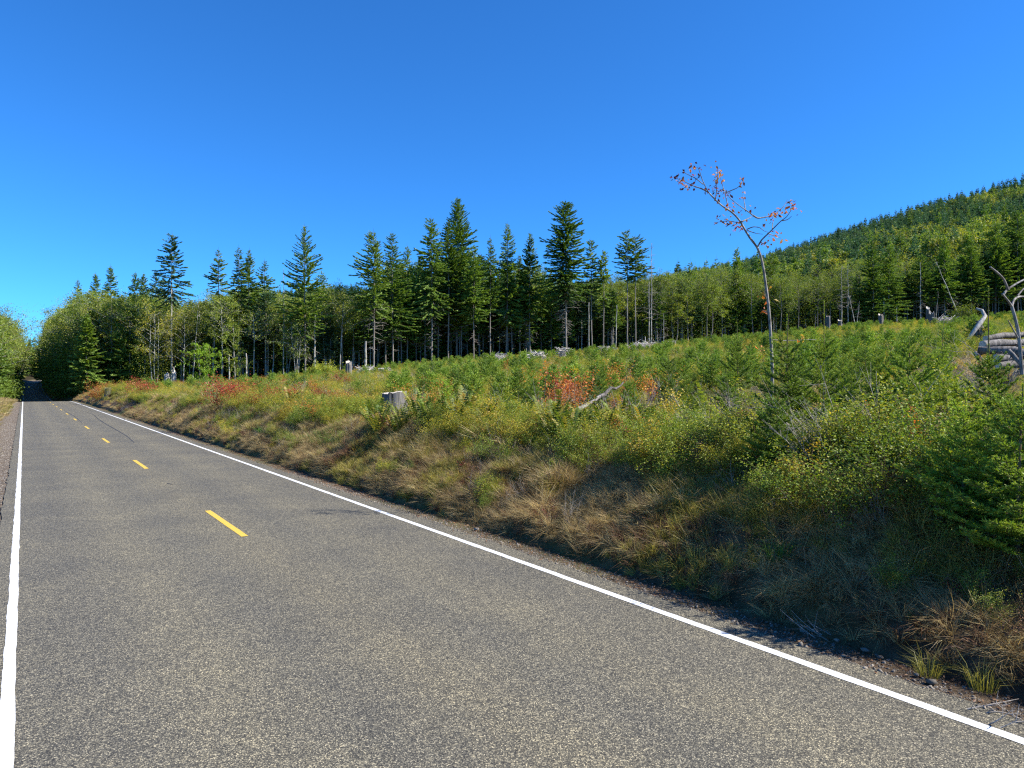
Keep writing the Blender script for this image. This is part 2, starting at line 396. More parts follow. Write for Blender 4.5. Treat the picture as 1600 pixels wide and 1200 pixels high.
M_DARK_MARK = simple_mat('dark_road_mark', (.035, .035, .037), (.06, .06, .06), 60)

# ------------------------------------------------------------------ objects
def tagp(o, label=None, cat=None, group=None, kind=None):
    if label: o['label'] = label
    if cat: o['category'] = cat
    if group: o['group'] = group
    if kind: o['kind'] = kind
    return o
def link(name, me, parent=None):
    o = bpy.data.objects.new(name, me); COL.objects.link(o)
    if parent: o.parent = parent
    return o
def empty(name, loc, rz=0, sc=1):
    o = bpy.data.objects.new(name, None); COL.objects.link(o); o.location = loc; o.rotation_euler = (0, 0, rz); o.scale = (sc, sc, sc)
    o.empty_display_size = .2
    return o
def thing(name, parts, loc, rz=0, sc=1, label=None, cat=None, group=None, tilt=(0, 0)):
    """parts: list of (part name, mesh)"""
    e = empty(name, loc, rz, 1); e.rotation_euler = (tilt[0], tilt[1], rz)
    e.scale = sc if isinstance(sc, tuple) else (sc, sc, sc)
    for pn, me in parts:
        if me is not None:
            c = link(pn, me, e)
            if pn in ('dead_branches', 'branches', 'stems', 'crown', 'needles', 'leaves'): c['kind'] = 'stuff'
    return tagp(e, label, cat, group)

# ------------------------------------------------------------------ ground and road
def build_ground():
    s = np.concatenate([np.arange(-160, -8, 6), np.arange(-8, 20, .16), np.arange(20, 60, .4), np.arange(60, 180, 1.2), np.arange(180, 500, 5), np.geomspace(505, 3200, 45)])
    t = np.concatenate([-np.geomspace(2200, 12, 50), np.arange(-11.5, -1, .5), [-1, -.6, -.45, -.3, -.2, .6, 1.8, 3, 4.2, 5.4, 6.2, 6.45], np.arange(6.54, 12, .09), np.arange(12, 30, .45),
                        np.arange(30, 220, 3.2), np.geomspace(224, 2600, 50)])
    S, T = np.meshgrid(s, t, indexing='ij')
    TT = T + curve_off(S) * np.exp(-(T / 80) ** 2)
    X, Y = xy(S, TT); Z = ground(X, Y)
    tc = TT - curve_off(S)
    on = (tc > -.25) & (tc < 6.5)
    Z = np.where(on, road_h(S) - .06, Z)
    g = Geo(); V = np.stack([X, Y, Z], -1)
    a = np.clip(1 - np.abs(tc - 3.1) / 1.0 + 3.0, 0, 1)
    a = np.where(tc < 0, np.clip((tc + 3.2) / 1.2, 0, 1), a)
    ns, nt = S.shape
    i = np.arange(ns - 1)[:, None] * nt + np.arange(nt - 1)[None]
    f = np.stack([i, i + nt, i + nt + 1, i + 1], -1).reshape(-1, 4)[:, ::-1]
    g.add(V.reshape(-1, 3), f, 0, a.reshape(-1))
    me = g.mesh('ground', M_GROUND, True)
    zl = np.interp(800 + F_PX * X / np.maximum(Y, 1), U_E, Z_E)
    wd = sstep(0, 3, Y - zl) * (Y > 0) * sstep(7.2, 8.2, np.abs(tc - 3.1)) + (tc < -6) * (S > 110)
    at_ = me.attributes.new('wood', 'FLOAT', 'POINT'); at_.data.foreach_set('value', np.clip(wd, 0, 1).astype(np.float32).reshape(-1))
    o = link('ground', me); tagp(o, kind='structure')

def strip(name, t0, t1, s0, s1, dz, m, step=.5, wob=0, seed=0, nt=2):
    far = np.arange(s0, min(s1, 160), step)
    s = far if s1 <= 160 else np.concatenate([far, np.arange(160, s1, 4)])
    s = np.append(s, s1)
    rng = rs(seed)
    g = Geo(); cols = []
    for k in range(nt):
        q = k / (nt - 1)
        t = t0 + (t1 - t0) * q
        tv = np.full(len(s), t) + curve_off(s)
        if k in (0, nt - 1) and wob: tv = tv + (fbm(s * 1.0, s * 0 + k * 9, .35, seed, 3) - .5) * 2 * wob
        x, y = xy(s, tv); cols.append(np.stack([x, y, road_h(s) + dz], -1))
    V = np.stack(cols, 1); n = len(s)
    i = (np.arange(n - 1)[:, None] * nt + np.arange(nt - 1)[None])
    f = np.stack([i, i + 1, i + nt + 1, i + nt], -1).reshape(-1, 4)
    a = np.tile(np.linspace(0, 1, nt), n)
    g.add(V.reshape(-1, 3), f, 0, a)
    return link(name, g.mesh(name, m, True))

build_ground()
tagp(strip('road', -.38, 6.62, -60, 900, 0, M_ASPHALT, .25, .04, 3, 5), kind='structure')
tagp(strip('edge_line', T_L - .05, T_L + .05, -60, 800, .004, M_WHITE, .06, .010, 5), kind='structure')
tagp(strip('edge_line', T_R - .055, T_R + .055, -60, 800, .004, M_WHITE, .06, .010, 6), kind='structure')
for k in range(0, 34):
    s0 = 13.05 + 12.2 * k
    tagp(strip('centre_dash', T_C - .06, T_C + .06, s0, s0 + 3.1, .004, M_YELLOW, .06, .006, 20 + k), kind='structure')

def ribbon(name, pix, w, m, dz=.003):
    P = []
    for u, v in pix:
        z = F_PX * CAM_H / (v - 600.0); P.append([(u - 800) / F_PX * z, z, dz])
    P = np.array(P); k = np.linspace(0, len(P) - 1, len(P) * 8)
    P = np.stack([np.interp(k, np.arange(len(P)), P[:, c]) for c in range(3)], 1)
    for _ in range(4): P[1:-1] = (P[:-2] + P[2:] + 2 * P[1:-1]) / 4
    d = unit(np.gradient(P, axis=0)); nrm = np.stack([-d[:, 1], d[:, 0], 0 * d[:, 0]], 1)
    ww = (w * (.35 + .65 * np.sin(np.linspace(0.05, PI - .05, len(P)))))[:, None] * (1 + .5 * (rs(4).rand(len(P), 1) - .5))
    V = np.stack([P - nrm * ww / 2, P + nrm * ww / 2], 1).reshape(-1, 3)
    i = np.arange(len(P) - 1)[:, None] * 2
    g = Geo(); g.add(V, i + np.array([[0, 1, 3, 2]]))
    return tagp(link(name, g.mesh(name, m)), kind='structure')
ribbon('dark_road_mark', [(127, 642), (145, 647), (155, 656), (168, 664), (184, 673), (199, 682), (210, 692)], .09, M_DARK_MARK)
ribbon('dark_road_mark', [(100, 641), (112, 648), (121, 654), (128, 661)], .07, M_DARK_MARK)
ribbon('dark_road_mark', [(261, 755), (268, 757), (275, 756)], .05, M_DARK_MARK)  # short dark ribbon laid on the asphalt

# ------------------------------------------------------------------ plant meshes
def bezier(p0, p1, p2, n):
    q = np.linspace(0, 1, n)[:, None]; return (1 - q) ** 2 * p0 + 2 * q * (1 - q) * p1 + q * q * p2

def conifer(seed, H, cb, R, trunk_r=None, dens=1.0, droop=.25, spray=.47, sparse=0., dead=0.3, up=.5, mats=None, taper=.8, onemesh=False, needle=True, step=.5, skew=0.0):
    rng = rs(seed); gt = Geo(); gc = Geo(); gd = Geo()
    trunk_r = trunk_r or H * .0062
    zz = np.linspace(-.6, H, 14)
    bend = np.cumsum(rng.randn(14, 2) * .035, 0) * H / 30
    tr = np.stack([bend[:, 0], bend[:, 1], zz], 1)
    rad = trunk_r * (1 - np.clip(zz / H, 0, 1)) ** .75 + .012
    rad[0] *= 1.35
    tube(gt, tr, rad, 7, 0, .5, True, .08, rng)
    def tp(z): return np.stack([np.interp(z, zz, tr[:, 0]), np.interp(z, zz, tr[:, 1]), z], -1)
    zb = cb * H
    lev = []; z = zb
    while z < H - .15:
        f = (z - zb) / (H - zb)
        lev.append(z); z += step * (.75 + .5 * rng.rand()) * (1.15 - .45 * f)
    zs = []; 
    for z in lev:
        f = (z - zb) / (H - zb)
        nb = rng.poisson(6.5 * dens) + 2
        zs += list(z + rng.uniform(-.55, .55, nb) * step)
    zs = np.minimum(np.array(zs), H - .1); nb = len(zs)
    f = np.clip((zs - zb) / (H - zb), 0, 1)
    az = rng.uniform(0, 2 * PI, nb)
    lobes = 1 + .22 * np.sin(az * 2 + rng.rand() * 6) + .18 * np.sin(zs * 1.1 + rng.rand() * 6) * np.sin(az + rng.rand() * 6)
    L = R * ((1 - f) ** taper * .95 + .05) * np.minimum(1, .5 + f * 3.2) * rng.uniform(.55, 1.2, nb) * lobes * (1 + skew * np.cos(az))
    keep = rng.rand(nb) > sparse * (1 - .6 * f)
    zs, f, az, L = zs[keep], f[keep], az[keep], L[keep]; nb = len(zs)
    H0 = tp(zs)
    hd = np.stack([np.cos(az), np.sin(az), 0 * az], 1); sd_ = np.stack([-np.sin(az), np.cos(az), 0 * az], 1)
    rise = (up * f ** 1.5 - droop * (1 - f)) + rng.uniform(-.26, .2, nb)
    curl = rng.uniform(.05, .28, nb)
    def bp(q, b):   # point on branch b at q
        return H0[b] + hd[b] * (L[b] * q)[:, None] + np.array([0, 0, 1.]) * (L[b] * (rise[b] * q - .28 * droop * q + curl[b] * q * q))[:, None]
    # wood
    B = np.arange(nb)
    prev = H0
    for q in (.5, 1.0):
        cur = bp(np.full(nb, q), B); segs(gt if not needle else gc, prev, cur, trunk_r * .10 * (1.3 - q) + .008, trunk_r * .06 * (1.15 - q) + .005, 1 if needle else 0); prev = cur
    # foliage sprays
    cnt = np.maximum(3, (L / spray * 13).astype(int))
    b = np.repeat(B, cnt); n = len(b)
    q = rng.uniform(.05, 1.0, n) ** .75
    P = bp(q, b)
    side = rng.choice([-1, 1], n)
    spread = rng.uniform(.25, 1.1, n) * (1.05 - q * .7)
    D = hd[b] * (1 - spread * .6)[:, None] + sd_[b] * (side * spread)[:, None] + np.array([0, 0, 1.]) * (rise[b] + 2 * curl[b] * q - droop * .8 * rng.rand(n) - .05 + .25 * rng.randn(n) * .5)[:, None]
    D = unit(D)
    W = unit(np.cross(D, np.array([0, 0, 1.]) + .7 * rng.randn(n, 3)))
    Ls = spray * rng.uniform(.55, 1.25, n) * np.clip(.45 + L[b] / R, .4, 1.1)
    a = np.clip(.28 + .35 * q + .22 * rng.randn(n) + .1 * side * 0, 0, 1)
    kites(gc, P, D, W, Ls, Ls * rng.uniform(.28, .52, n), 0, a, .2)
    # leader
    segs(gc, tp(np.array([H - .1])), tp(np.array([H - .1])) + np.array([[.05 * rng.randn(), .05 * rng.randn(), .9 * spray * 2]]), .03, .005, 1)
    # dead lower branches
    if dead > 0 and cb > .12:
        nd = int(dead * 55); zd = rng.uniform(.12 * H, zb + .1 * H, nd); azd = rng.uniform(0, 2 * PI, nd)
        Ld = R * rng.uniform(.12, .75, nd) * np.clip((zd / zb), .3, 1); p0 = tp(zd)
        d = np.stack([np.cos(azd), np.sin(azd), rng.uniform(-.45, .25, nd)], 1)
        pm = p0 + d * Ld[:, None] * .55; pe = pm + (d + np.array([0, 0, -.25]) + .2 * rng.randn(nd, 3)) * Ld[:, None] * .5
        segs(gd, p0, pm, .035, .022); segs(gd, pm, pe, .022, .008)
        for _ in range(3):
            w = rng.rand(nd)[:, None]; q0 = p0 + (pe - p0) * (.3 + .6 * w)
            segs(gd, q0, q0 + (d * .5 + .6 * rng.randn(nd, 3)) * Ld[:, None] * .3, .012, .005)
    mm = mats or (M_BARK, M_FIR)
    if onemesh:
        g = Geo()
        for gg, off in ((gt, 1), (gc, 0)):
            for V, F_, Mx, A in zip(gg.V, gg.F, gg.M, gg.A):
                base = g.n; 
                pass
        return None
    tm = gt.mesh('trunk', [mm[0]], True)
    cm = gc.mesh('crown', [mm[1], M_TWIG_BROWN])
    dm = gd.mesh('dead_branches', [M_TWIG]) if gd.V else None
    return [('trunk', tm), ('crown', cm)] + ([('dead_branches', dm)] if dm else [])

def merge_parts(parts, name):
    """join part meshes into one mesh (for trees too small to show their parts)"""
    import bmesh
    bm = bmesh.new(); mats = []
    me2 = bpy.data.meshes.new(name)
    for pn, me in parts:
        if me is None: continue
        off = len(mats); mats += list(me.materials)
        k0 = len(bm.faces); bm.from_mesh(me); bm.faces.ensure_lookup_table()
        for i in range(k0, len(bm.faces)): bm.faces[i].material_index += off
    bm.to_mesh(me2); bm.free()
    for m in mats: me2.materials.append(m)
    return me2

def broadleaf(seed, H, R, trunk_r=None, nleaf=5000, leaf=.22, cb=.35, lean=(0, 0), stems=1, mats=None, low=.0, airy=.5):
    """alder-like tree: one or more stems, limbs that rise and fan out, loose leaf sprays at the twig ends"""
    rng = rs(seed); gt = Geo(); gc = Geo()
    trunk_r = trunk_r or H * .008
    tips = []
    for k in range(stems):
        a0 = rng.rand() * 2 * PI; sp = R * .28 * (stems > 1)
        top = np.array([lean[0] + math.cos(a0) * sp, lean[1] + math.sin(a0) * sp, H * rng.uniform(.86, .97)])
        base = np.array([math.cos(a0) * .25 * (stems > 1), math.sin(a0) * .25 * (stems > 1), -.5])
        mid = (base + top) / 2 + np.array([rng.randn() * .5, rng.randn() * .5, 0])
        n = 12; tr = bezier(base, mid, top, n) + np.concatenate([[[0, 0, 0]], np.cumsum(rng.randn(n - 1, 3) * [.06, .06, 0], 0)]) * H / 16
        rad = trunk_r / math.sqrt(stems) * (1 - np.linspace(0, 1, n)) ** .7 + .02
        tube(gt, tr, rad, 6, 0, .5, True, .06, rng)
        nl = int(26 / stems) + 5
        for j in range(nl):
            f = cb + (1 - cb) * (j + rng.rand()) / nl
            q = f * (n - 1); i = min(int(q), n - 2); p0 = tr[i] + (tr[i + 1] - tr[i]) * (q - i)
            prof = math.sin(PI * min(1, (f - cb) / (1 - cb) * .72 + .22)) ** .7
            Lb = R * prof * rng.uniform(.6, 1.15); az = j * 2.4 + rng.rand()
            hd = np.array([math.cos(az), math.sin(az), 0])
            p2 = p0 + hd * Lb + np.array([0, 0, Lb * rng.uniform(.25, .75)]); p1 = p0 + hd * Lb * .55 + np.array([0, 0, Lb * rng.uniform(.35, .7)])
            c = bezier(p0, p1, p2, 5)
            rr = trunk_r * .38 * (1.1 - f * .6)
            segs(gt, c[:-1], c[1:], np.linspace(rr, rr * .3, 5)[:-1], np.linspace(rr, rr * .3, 5)[1:])
            for w in range(6):
                qq = rng.uniform(.3, 1); ii = min(int(qq * 4), 3); s0 = c[ii] + (c[ii + 1] - c[ii]) * (qq * 4 - ii)
                e = s0 + (hd * .5 + np.array([0, 0, .3]) + .65 * rng.randn(3)) * Lb * .42
                segs(gt, [s0], [e], rr * .3, .006); tips.append((s0, e))
    S0 = np.array([t[0] for t in tips]); S1 = np.array([t[1] for t in tips]); k = len(tips)
    dens = rng.gamma(2.0, .5, k); dens /= dens.sum()
    b = rng.choice(k, nleaf, p=dens)
    q = rng.uniform(.1, 1.02, nleaf)[:, None]
    P = S0[b] + (S1[b] - S0[b]) * q + rng.randn(nleaf, 3) * (R * .06 * (.5 + airy))
    D = unit(rng.randn(nleaf, 3) + np.array([0, 0, -.35])); W = unit(np.cross(D, rng.randn(nleaf, 3) + np.array([0, 0, 1.2])))
    cl = rng.rand(k)
    Ls = leaf * rng.uniform(.6, 1.3, nleaf)
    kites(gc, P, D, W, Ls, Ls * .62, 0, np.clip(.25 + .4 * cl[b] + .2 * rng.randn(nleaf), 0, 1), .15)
    if low:
        nl = int(nleaf * low); az = rng.rand(nl) * 2 * PI; rr = R * .8 * np.sqrt(rng.rand(nl))
        P = np.stack([np.cos(az) * rr, np.sin(az) * rr, rng.rand(nl) ** 1.0 * H * cb * 1.2], 1)
        P += .5 * rng.randn(nl, 3)
        D = unit(rng.randn(nl, 3)); W = unit(np.cross(D, rng.randn(nl, 3)))
        kites(gc, P, D, W, leaf, leaf * .6, 0, np.clip(.2 + .25 * rng.randn(nl), 0, 1), .15)
    mm = mats or (M_BARK_PALE, M_ALDER)
    return [('trunk', gt.mesh('trunk', [mm[0]], True)), ('crown', gc.mesh('crown', [mm[1]]))]

def sapling(seed, H, detail=1.0, spread=.42, mats=None):
    """young fir: leader, whorls of rising branches, twigs thick with needles. detail 1 = close up"""
    rng = rs(seed); gt = Geo(); gc = Geo()
    lean = rng.randn(2) * .03 * H
    zz = np.linspace(-.15, H, 7); tr = np.stack([lean[0] * (zz / H) ** 2, lean[1] * (zz / H) ** 2, zz], 1)
    tube(gt, tr, np.linspace(.016 * H * .9, .004, 7), 6, 0, .5, True)
    def tp(z): return np.array([np.interp(z, zz, tr[:, 0]), np.interp(z, zz, tr[:, 1]), z])
    S0 = []; S1 = []; Q = []; TIP = []
    levels = []; z = .12 * H
    gap = .19 * H
    lv = [.08, .16, .25, .35, .46, .58, .70, .81]
    for i, f in enumerate(lv):
        levels.append((f, 5 + rng.randint(0, 3), 1.0))
        levels.append((f + .05, 3, .55))
    for f, nb, k in levels:
        if f > .86: continue
        for j in range(nb):
            az = j * 2 * PI / nb + rng.rand() * 1.2 + f * 20
            Lb = H * spread * (1 - f) ** .72 * rng.uniform(.75, 1.2) * k * min(1, .62 + f * 2)
            upa = .28 + .85 * f + rng.uniform(-.1, .15)
            hd = np.array([math.cos(az), math.sin(az), 0]); sdv = np.array([-hd[1], hd[0], 0])
            p0 = tp(f * H); c = bezier(p0, p0 + hd * Lb * .55 + [0, 0, Lb * upa * .35], p0 + hd * Lb + [0, 0, Lb * upa], 5)
            for a, b in zip(c[:-1], c[1:]): S0.append(a); S1.append(b); Q.append(.5); TIP.append(0)
            nt = max(2, int(Lb / .10))
            for w in range(nt):
                qq = .22 + .75 * w / nt; ii = min(int(qq * 4), 3); s0 = c[ii] + (c[ii + 1] - c[ii]) * (qq * 4 - ii)
                d = c[ii + 1] - c[ii]; d /= np.linalg.norm(d)
                for sg in (-1, 1):
                    Lt = Lb * .42 * (1.12 - qq) * rng.uniform(.7, 1.2) + .03
                    e = s0 + (d * .75 + sdv * sg * .7 + np.array([0, 0, rng.uniform(-.12, .18)])) * Lt
                    S0.append(s0); S1.append(e); Q.append(.1 + .95 * qq); TIP.append(1)
                    if Lt > .18 and detail > .6:
                        for h in (.4, .7):
                            m0 = s0 + (e - s0) * h
                            S0.append(m0); S1.append(m0 + (d * .9 - sdv * sg * .1 * h + sdv * sg * .35) * Lt * .38); Q.append(.2 + .9 * qq); TIP.append(1)
    S0.append(tp(H * .8)); S1.append(tp(H)); Q.append(.8); TIP.append(1)
    S0 = np.array(S0); S1 = np.array(S1); Q = np.array(Q)
    if detail > .5: segs(gt, S0, S1, .0045 * H / 2 + .001, .0018)
    ln = np.linalg.norm(S1 - S0, axis=1)
    per = 240 * detail if detail > .6 else 46
    nl_ = .042 if detail > .6 else .085
    wd = .0125 if detail > .6 else .030
    cnt = np.maximum(1, (ln * per)).astype(int)
    b = np.repeat(np.arange(len(S0)), cnt); n = len(b)
    q = rng.rand(n)[:, None]; P = S0[b] + (S1[b] - S0[b]) * q
    d = unit(S1[b] - S0[b]); A, B = frame(d); th = rng.rand(n) * 2 * PI
    rd = np.cos(th)[:, None] * A + np.sin(th)[:, None] * B * .8
    D = unit(d * .75 + rd + np.array([0, 0, .18])); W = unit(np.cross(D, rng.randn(n, 3)))
    tipb = np.clip(q[:, 0] * .35 + Q[b] * .75 - .22 + .12 * rng.randn(n), 0, 1)
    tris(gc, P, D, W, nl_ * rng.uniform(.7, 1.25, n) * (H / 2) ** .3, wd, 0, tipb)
    mm = mats or (M_TWIG_BROWN, M_SAP)
    return [('trunk', gt.mesh('trunk', [mm[0]], True)), ('needles', gc.mesh('needles', [mm[1]]))]

def shrub(seed, H, R, nleaf, leaf, mat, nstem=14, bare=.25, flat=.5, twig=None, upright=.6, stemr=.0042):
    rng = rs(seed); gt = Geo(); gc = Geo(); tips0 = []; tips1 = []
    for k in range(nstem):
        az = rng.rand() * 2 * PI; rr = R * math.sqrt(rng.rand()); hh = H * rng.uniform(.6, 1.05) * (1 - .35 * (rr / R) ** 2)
        p0 = np.array([math.cos(az) * rr * .3, math.sin(az) * rr * .3, -.06]); p2 = np.array([math.cos(az) * rr, math.sin(az) * rr, hh])
        p1 = np.array([math.cos(az) * rr * (1 - upright) * .8, math.sin(az) * rr * (1 - upright) * .8, hh * .6])
        c = bezier(p0, p1, p2, 6) + rng.randn(6, 3) * .02 * H
        segs(gt, c[:-1], c[1:], np.linspace(stemr, stemr * .4, 5), np.linspace(stemr * .9, stemr * .3, 5))
        for w in range(7):
            i = rng.randint(1, 5); s0 = c[i] + (c[min(i + 1, 5)] - c[i]) * rng.rand()
            e = s0 + (rng.randn(3) * .8 + [math.cos(az) * .4, math.sin(az) * .4, .35]) * .2 * (H + R) * .6
            segs(gt, [s0], [e], stemr * .5, stemr * .2); tips0.append(s0); tips1.append(e)
    S0 = np.array(tips0); S1 = np.array(tips1); k = len(S0)
    w = np.where(S0[:, 2] > H * bare, 1.0, .35) * rng.uniform(.3, 1.4, k); w /= w.sum()
    b = rng.choice(k, nleaf, p=w); q = rng.uniform(.05, 1.1, nleaf)[:, None]
    P = S0[b] + (S1[b] - S0[b]) * q + rng.randn(nleaf, 3) * .035 * (H + R)
    P[:, 2] = np.maximum(P[:, 2], .02)
    D = unit(rng.randn(nleaf, 3) * [1, 1, .5] + np.array([0, 0, -.15])); W = unit(np.cross(D, np.array([0, 0, 1.]) + (1.1 - flat) * rng.randn(nleaf, 3)))
    cl = rng.rand(k); Ls = leaf * rng.uniform(.6, 1.25, nleaf)
    kites(gc, P, D, W, Ls, Ls * .62, 0, np.clip(.15 + .5 * cl[b] + .2 * rng.randn(nleaf) + .15 * P[:, 2] / H, 0, 1), .18)
    return [('stems', gt.mesh('stems', [twig or M_TWIG_BROWN])), ('leaves', gc.mesh('leaves', [mat]))]

def fern(seed, L=.8, nf=22, mat=None):
    rng = rs(seed); g = Geo()
    for k in range(nf):
        az = rng.rand() * 2 * PI; l = L * rng.uniform(.65, 1.15); up = rng.uniform(.7, 1.25)
        hd = np.array([math.cos(az), math.sin(az), 0]); sd_ = np.array([-hd[1], hd[0], 0])
        c = bezier(np.array([0, 0, 0.]), hd * l * .35 + [0, 0, l * up * .9], hd * l * (.95 - .42 * up) + [0, 0, l * up * rng.uniform(.6, 1.0)], 16)
        d = unit(np.gradient(c, axis=0)); v = np.clip(.35 + .25 * rng.randn(), 0, 1)
        segs(g, c[:-1], c[1:], .004, .003, 0, v)
        wq = np.sin(np.linspace(.25, PI - .08, 16)) ** .8
        for sg in (-1, 1):
            P = c; D = unit(sd_ * sg + d * .35 + np.array([0, 0, -.12])); N = unit(np.cross(D, np.array([0, 0, 1.]) + 0 * d))
            tris(g, P, D, unit(d + .15 * rng.randn(16, 3)), l * .10 * wq, .036 * l / .8 * 1.1, 0, np.clip(v + .1 * rng.randn(16), 0, 1))
    return g.mesh('fern', [mat or M_FERN])

def tuft(seed, H=.35, R=.16, n=60, mat=None, w=.006, lean=.5, heads=0):
    rng = rs(seed); g = Geo()
    az = rng.rand(n) * 2 * PI; r0 = R * .5 * np.sqrt(rng.rand(n)); h = H * rng.uniform(.5, 1.15, n)
    p0 = np.stack([np.cos(az) * r0, np.sin(az) * r0, 0 * az - .03], 1)
    a2 = az + rng.randn(n) * .7; k = R * rng.uniform(.2, 1.6, n) * lean * 2
    out = np.stack([np.cos(a2), np.sin(a2), 0 * a2], 1)
    p1 = p0 + out * (k * .35)[:, None] + np.array([0, 0, 1.]) * (h * .62)[:, None]
    p2 = p0 + out * (k * 1.15)[:, None] + np.array([0, 0, 1.]) * (h * rng.uniform(.6, 1.05, n))[:, None]
    W = unit(np.cross(p1 - p0, rng.randn(n, 3))) * w / 2
    V = np.stack([p0 - W, p0 + W, p1 + W * .8, p1 - W * .8, p2], 1).reshape(-1, 3)
    b = (np.arange(n) * 5)[:, None]; a = np.repeat(np.clip(rng.rand() * .3 + .2 + .25 * rng.randn(n), 0, 1), 5)
    g.add(V, b + np.array([[0, 1, 2, 3]]), 0, a)
    g2 = b + np.array([[3, 2, 4]]); g2 = np.concatenate([g2, np.full((n, 1), -1)], 1)
    g.F.append(g2 + 0); g.M.append(np.zeros(n, int))
    return g.mesh('grass_tuft', [mat or M_DRY])

def bare_sticks(seed, H=1.4, n=12, lean=(-.5, 0), r=.006, mat=None, fork=6, spread=.35):
    rng = rs(seed); g = Geo()
    for k in range(n):
        l = H * rng.uniform(.5, 1.1); p0 = np.array([rng.randn() * .12, rng.randn() * .12, -.05])
        d = np.array([lean[0] + rng.randn() * spread, lean[1] + rng.randn() * spread, 1.0]); d /= np.linalg.norm(d)
        p2 = p0 + d * l + rng.randn(3) * .06; c = bezier(p0, p0 + d * l * .5 + rng.randn(3) * .07 * l, p2, 6)
        segs(g, c[:-1], c[1:], np.linspace(r, r * .45, 5), np.linspace(r * .9, r * .3, 5))
        for w in range(fork):
            i = rng.randint(1, 5); e = c[i] + (d * .7 + rng.randn(3) * .6) * l * .22
            segs(g, [c[i]], [e], r * .45, r * .2)
            if rng.rand() < .6: m = c[i] + (e - c[i]) * .5; segs(g, [m], [m + (d * .7 + rng.randn(3) * .7) * l * .12], r * .3, r * .15)
    return g.mesh('dead_stems', [mat or M_TWIG])

# ------------------------------------------------------------------ scattering with geometry nodes (uncountable stuff)
def scatter(name, protos, X, Y, Z, scale, seed=0, label=None, cat=None, tiltamt=.08, idx=None, zsc=None):
    rng = rs(seed); n = len(X)
    pc = bpy.data.collections.new(name + '_kinds')
    for i, me in enumerate(protos):
        o = bpy.data.objects.new('%s_kind_%02d' % (name, i), me); pc.objects.link(o)
    me = bpy.data.meshes.new(name); me.vertices.add(n)
    me.vertices.foreach_set('co', np.stack([X, Y, Z], 1).astype(np.float32).reshape(-1))
    ro = np.stack([rng.randn(n) * tiltamt, rng.randn(n) * tiltamt, rng.rand(n) * 2 * PI], 1)
    a = me.attributes.new('rot', 'FLOAT_VECTOR', 'POINT'); a.data.foreach_set('vector', ro.astype(np.float32).reshape(-1))
    sc = np.broadcast_to(scale, (n,)); S = np.stack([sc, sc, sc * (1 if zsc is None else zsc)], 1)
    a = me.attributes.new('scl', 'FLOAT_VECTOR', 'POINT'); a.data.foreach_set('vector', S.astype(np.float32).reshape(-1))
    ix = rng.randint(0, len(protos), n) if idx is None else idx
    a = me.attributes.new('idx', 'INT', 'POINT'); a.data.foreach_set('value', ix.astype(np.int32))
    ng = bpy.data.node_groups.new(name + '_nodes', 'GeometryNodeTree')
    ng.interface.new_socket('Geometry', in_out='INPUT', socket_type='NodeSocketGeometry')
    ng.interface.new_socket('Geometry', in_out='OUTPUT', socket_type='NodeSocketGeometry')
    N = ng.nodes; L = ng.links
    gi = N.new('NodeGroupInput'); go = N.new('NodeGroupOutput')
    ci = N.new('GeometryNodeCollectionInfo'); ci.inputs['Collection'].default_value = pc
    ci.inputs['Separate Children'].default_value = True; ci.inputs['Reset Children'].default_value = True
    ip = N.new('GeometryNodeInstanceOnPoints'); ip.inputs['Pick Instance'].default_value = True
    def na(nm, ty):
        q = N.new('GeometryNodeInputNamedAttribute'); q.data_type = ty; q.inputs['Name'].default_value = nm; return q.outputs[0]
    e = N.new('FunctionNodeEulerToRotation'); L.new(na('rot', 'FLOAT_VECTOR'), e.inputs[0])
    L.new(gi.outputs[0], ip.inputs['Points']); L.new(ci.outputs[0], ip.inputs['Instance']); L.new(e.outputs[0], ip.inputs['Rotation'])
    L.new(na('scl', 'FLOAT_VECTOR'), ip.inputs['Scale']); L.new(na('idx', 'INT'), ip.inputs['Instance Index']); L.new(ip.outputs[0], go.inputs[0])
    o = link(name, me); md = o.modifiers.new('scatter', 'NODES'); md.node_group = ng
    return tagp(o, label, cat, kind='stuff')

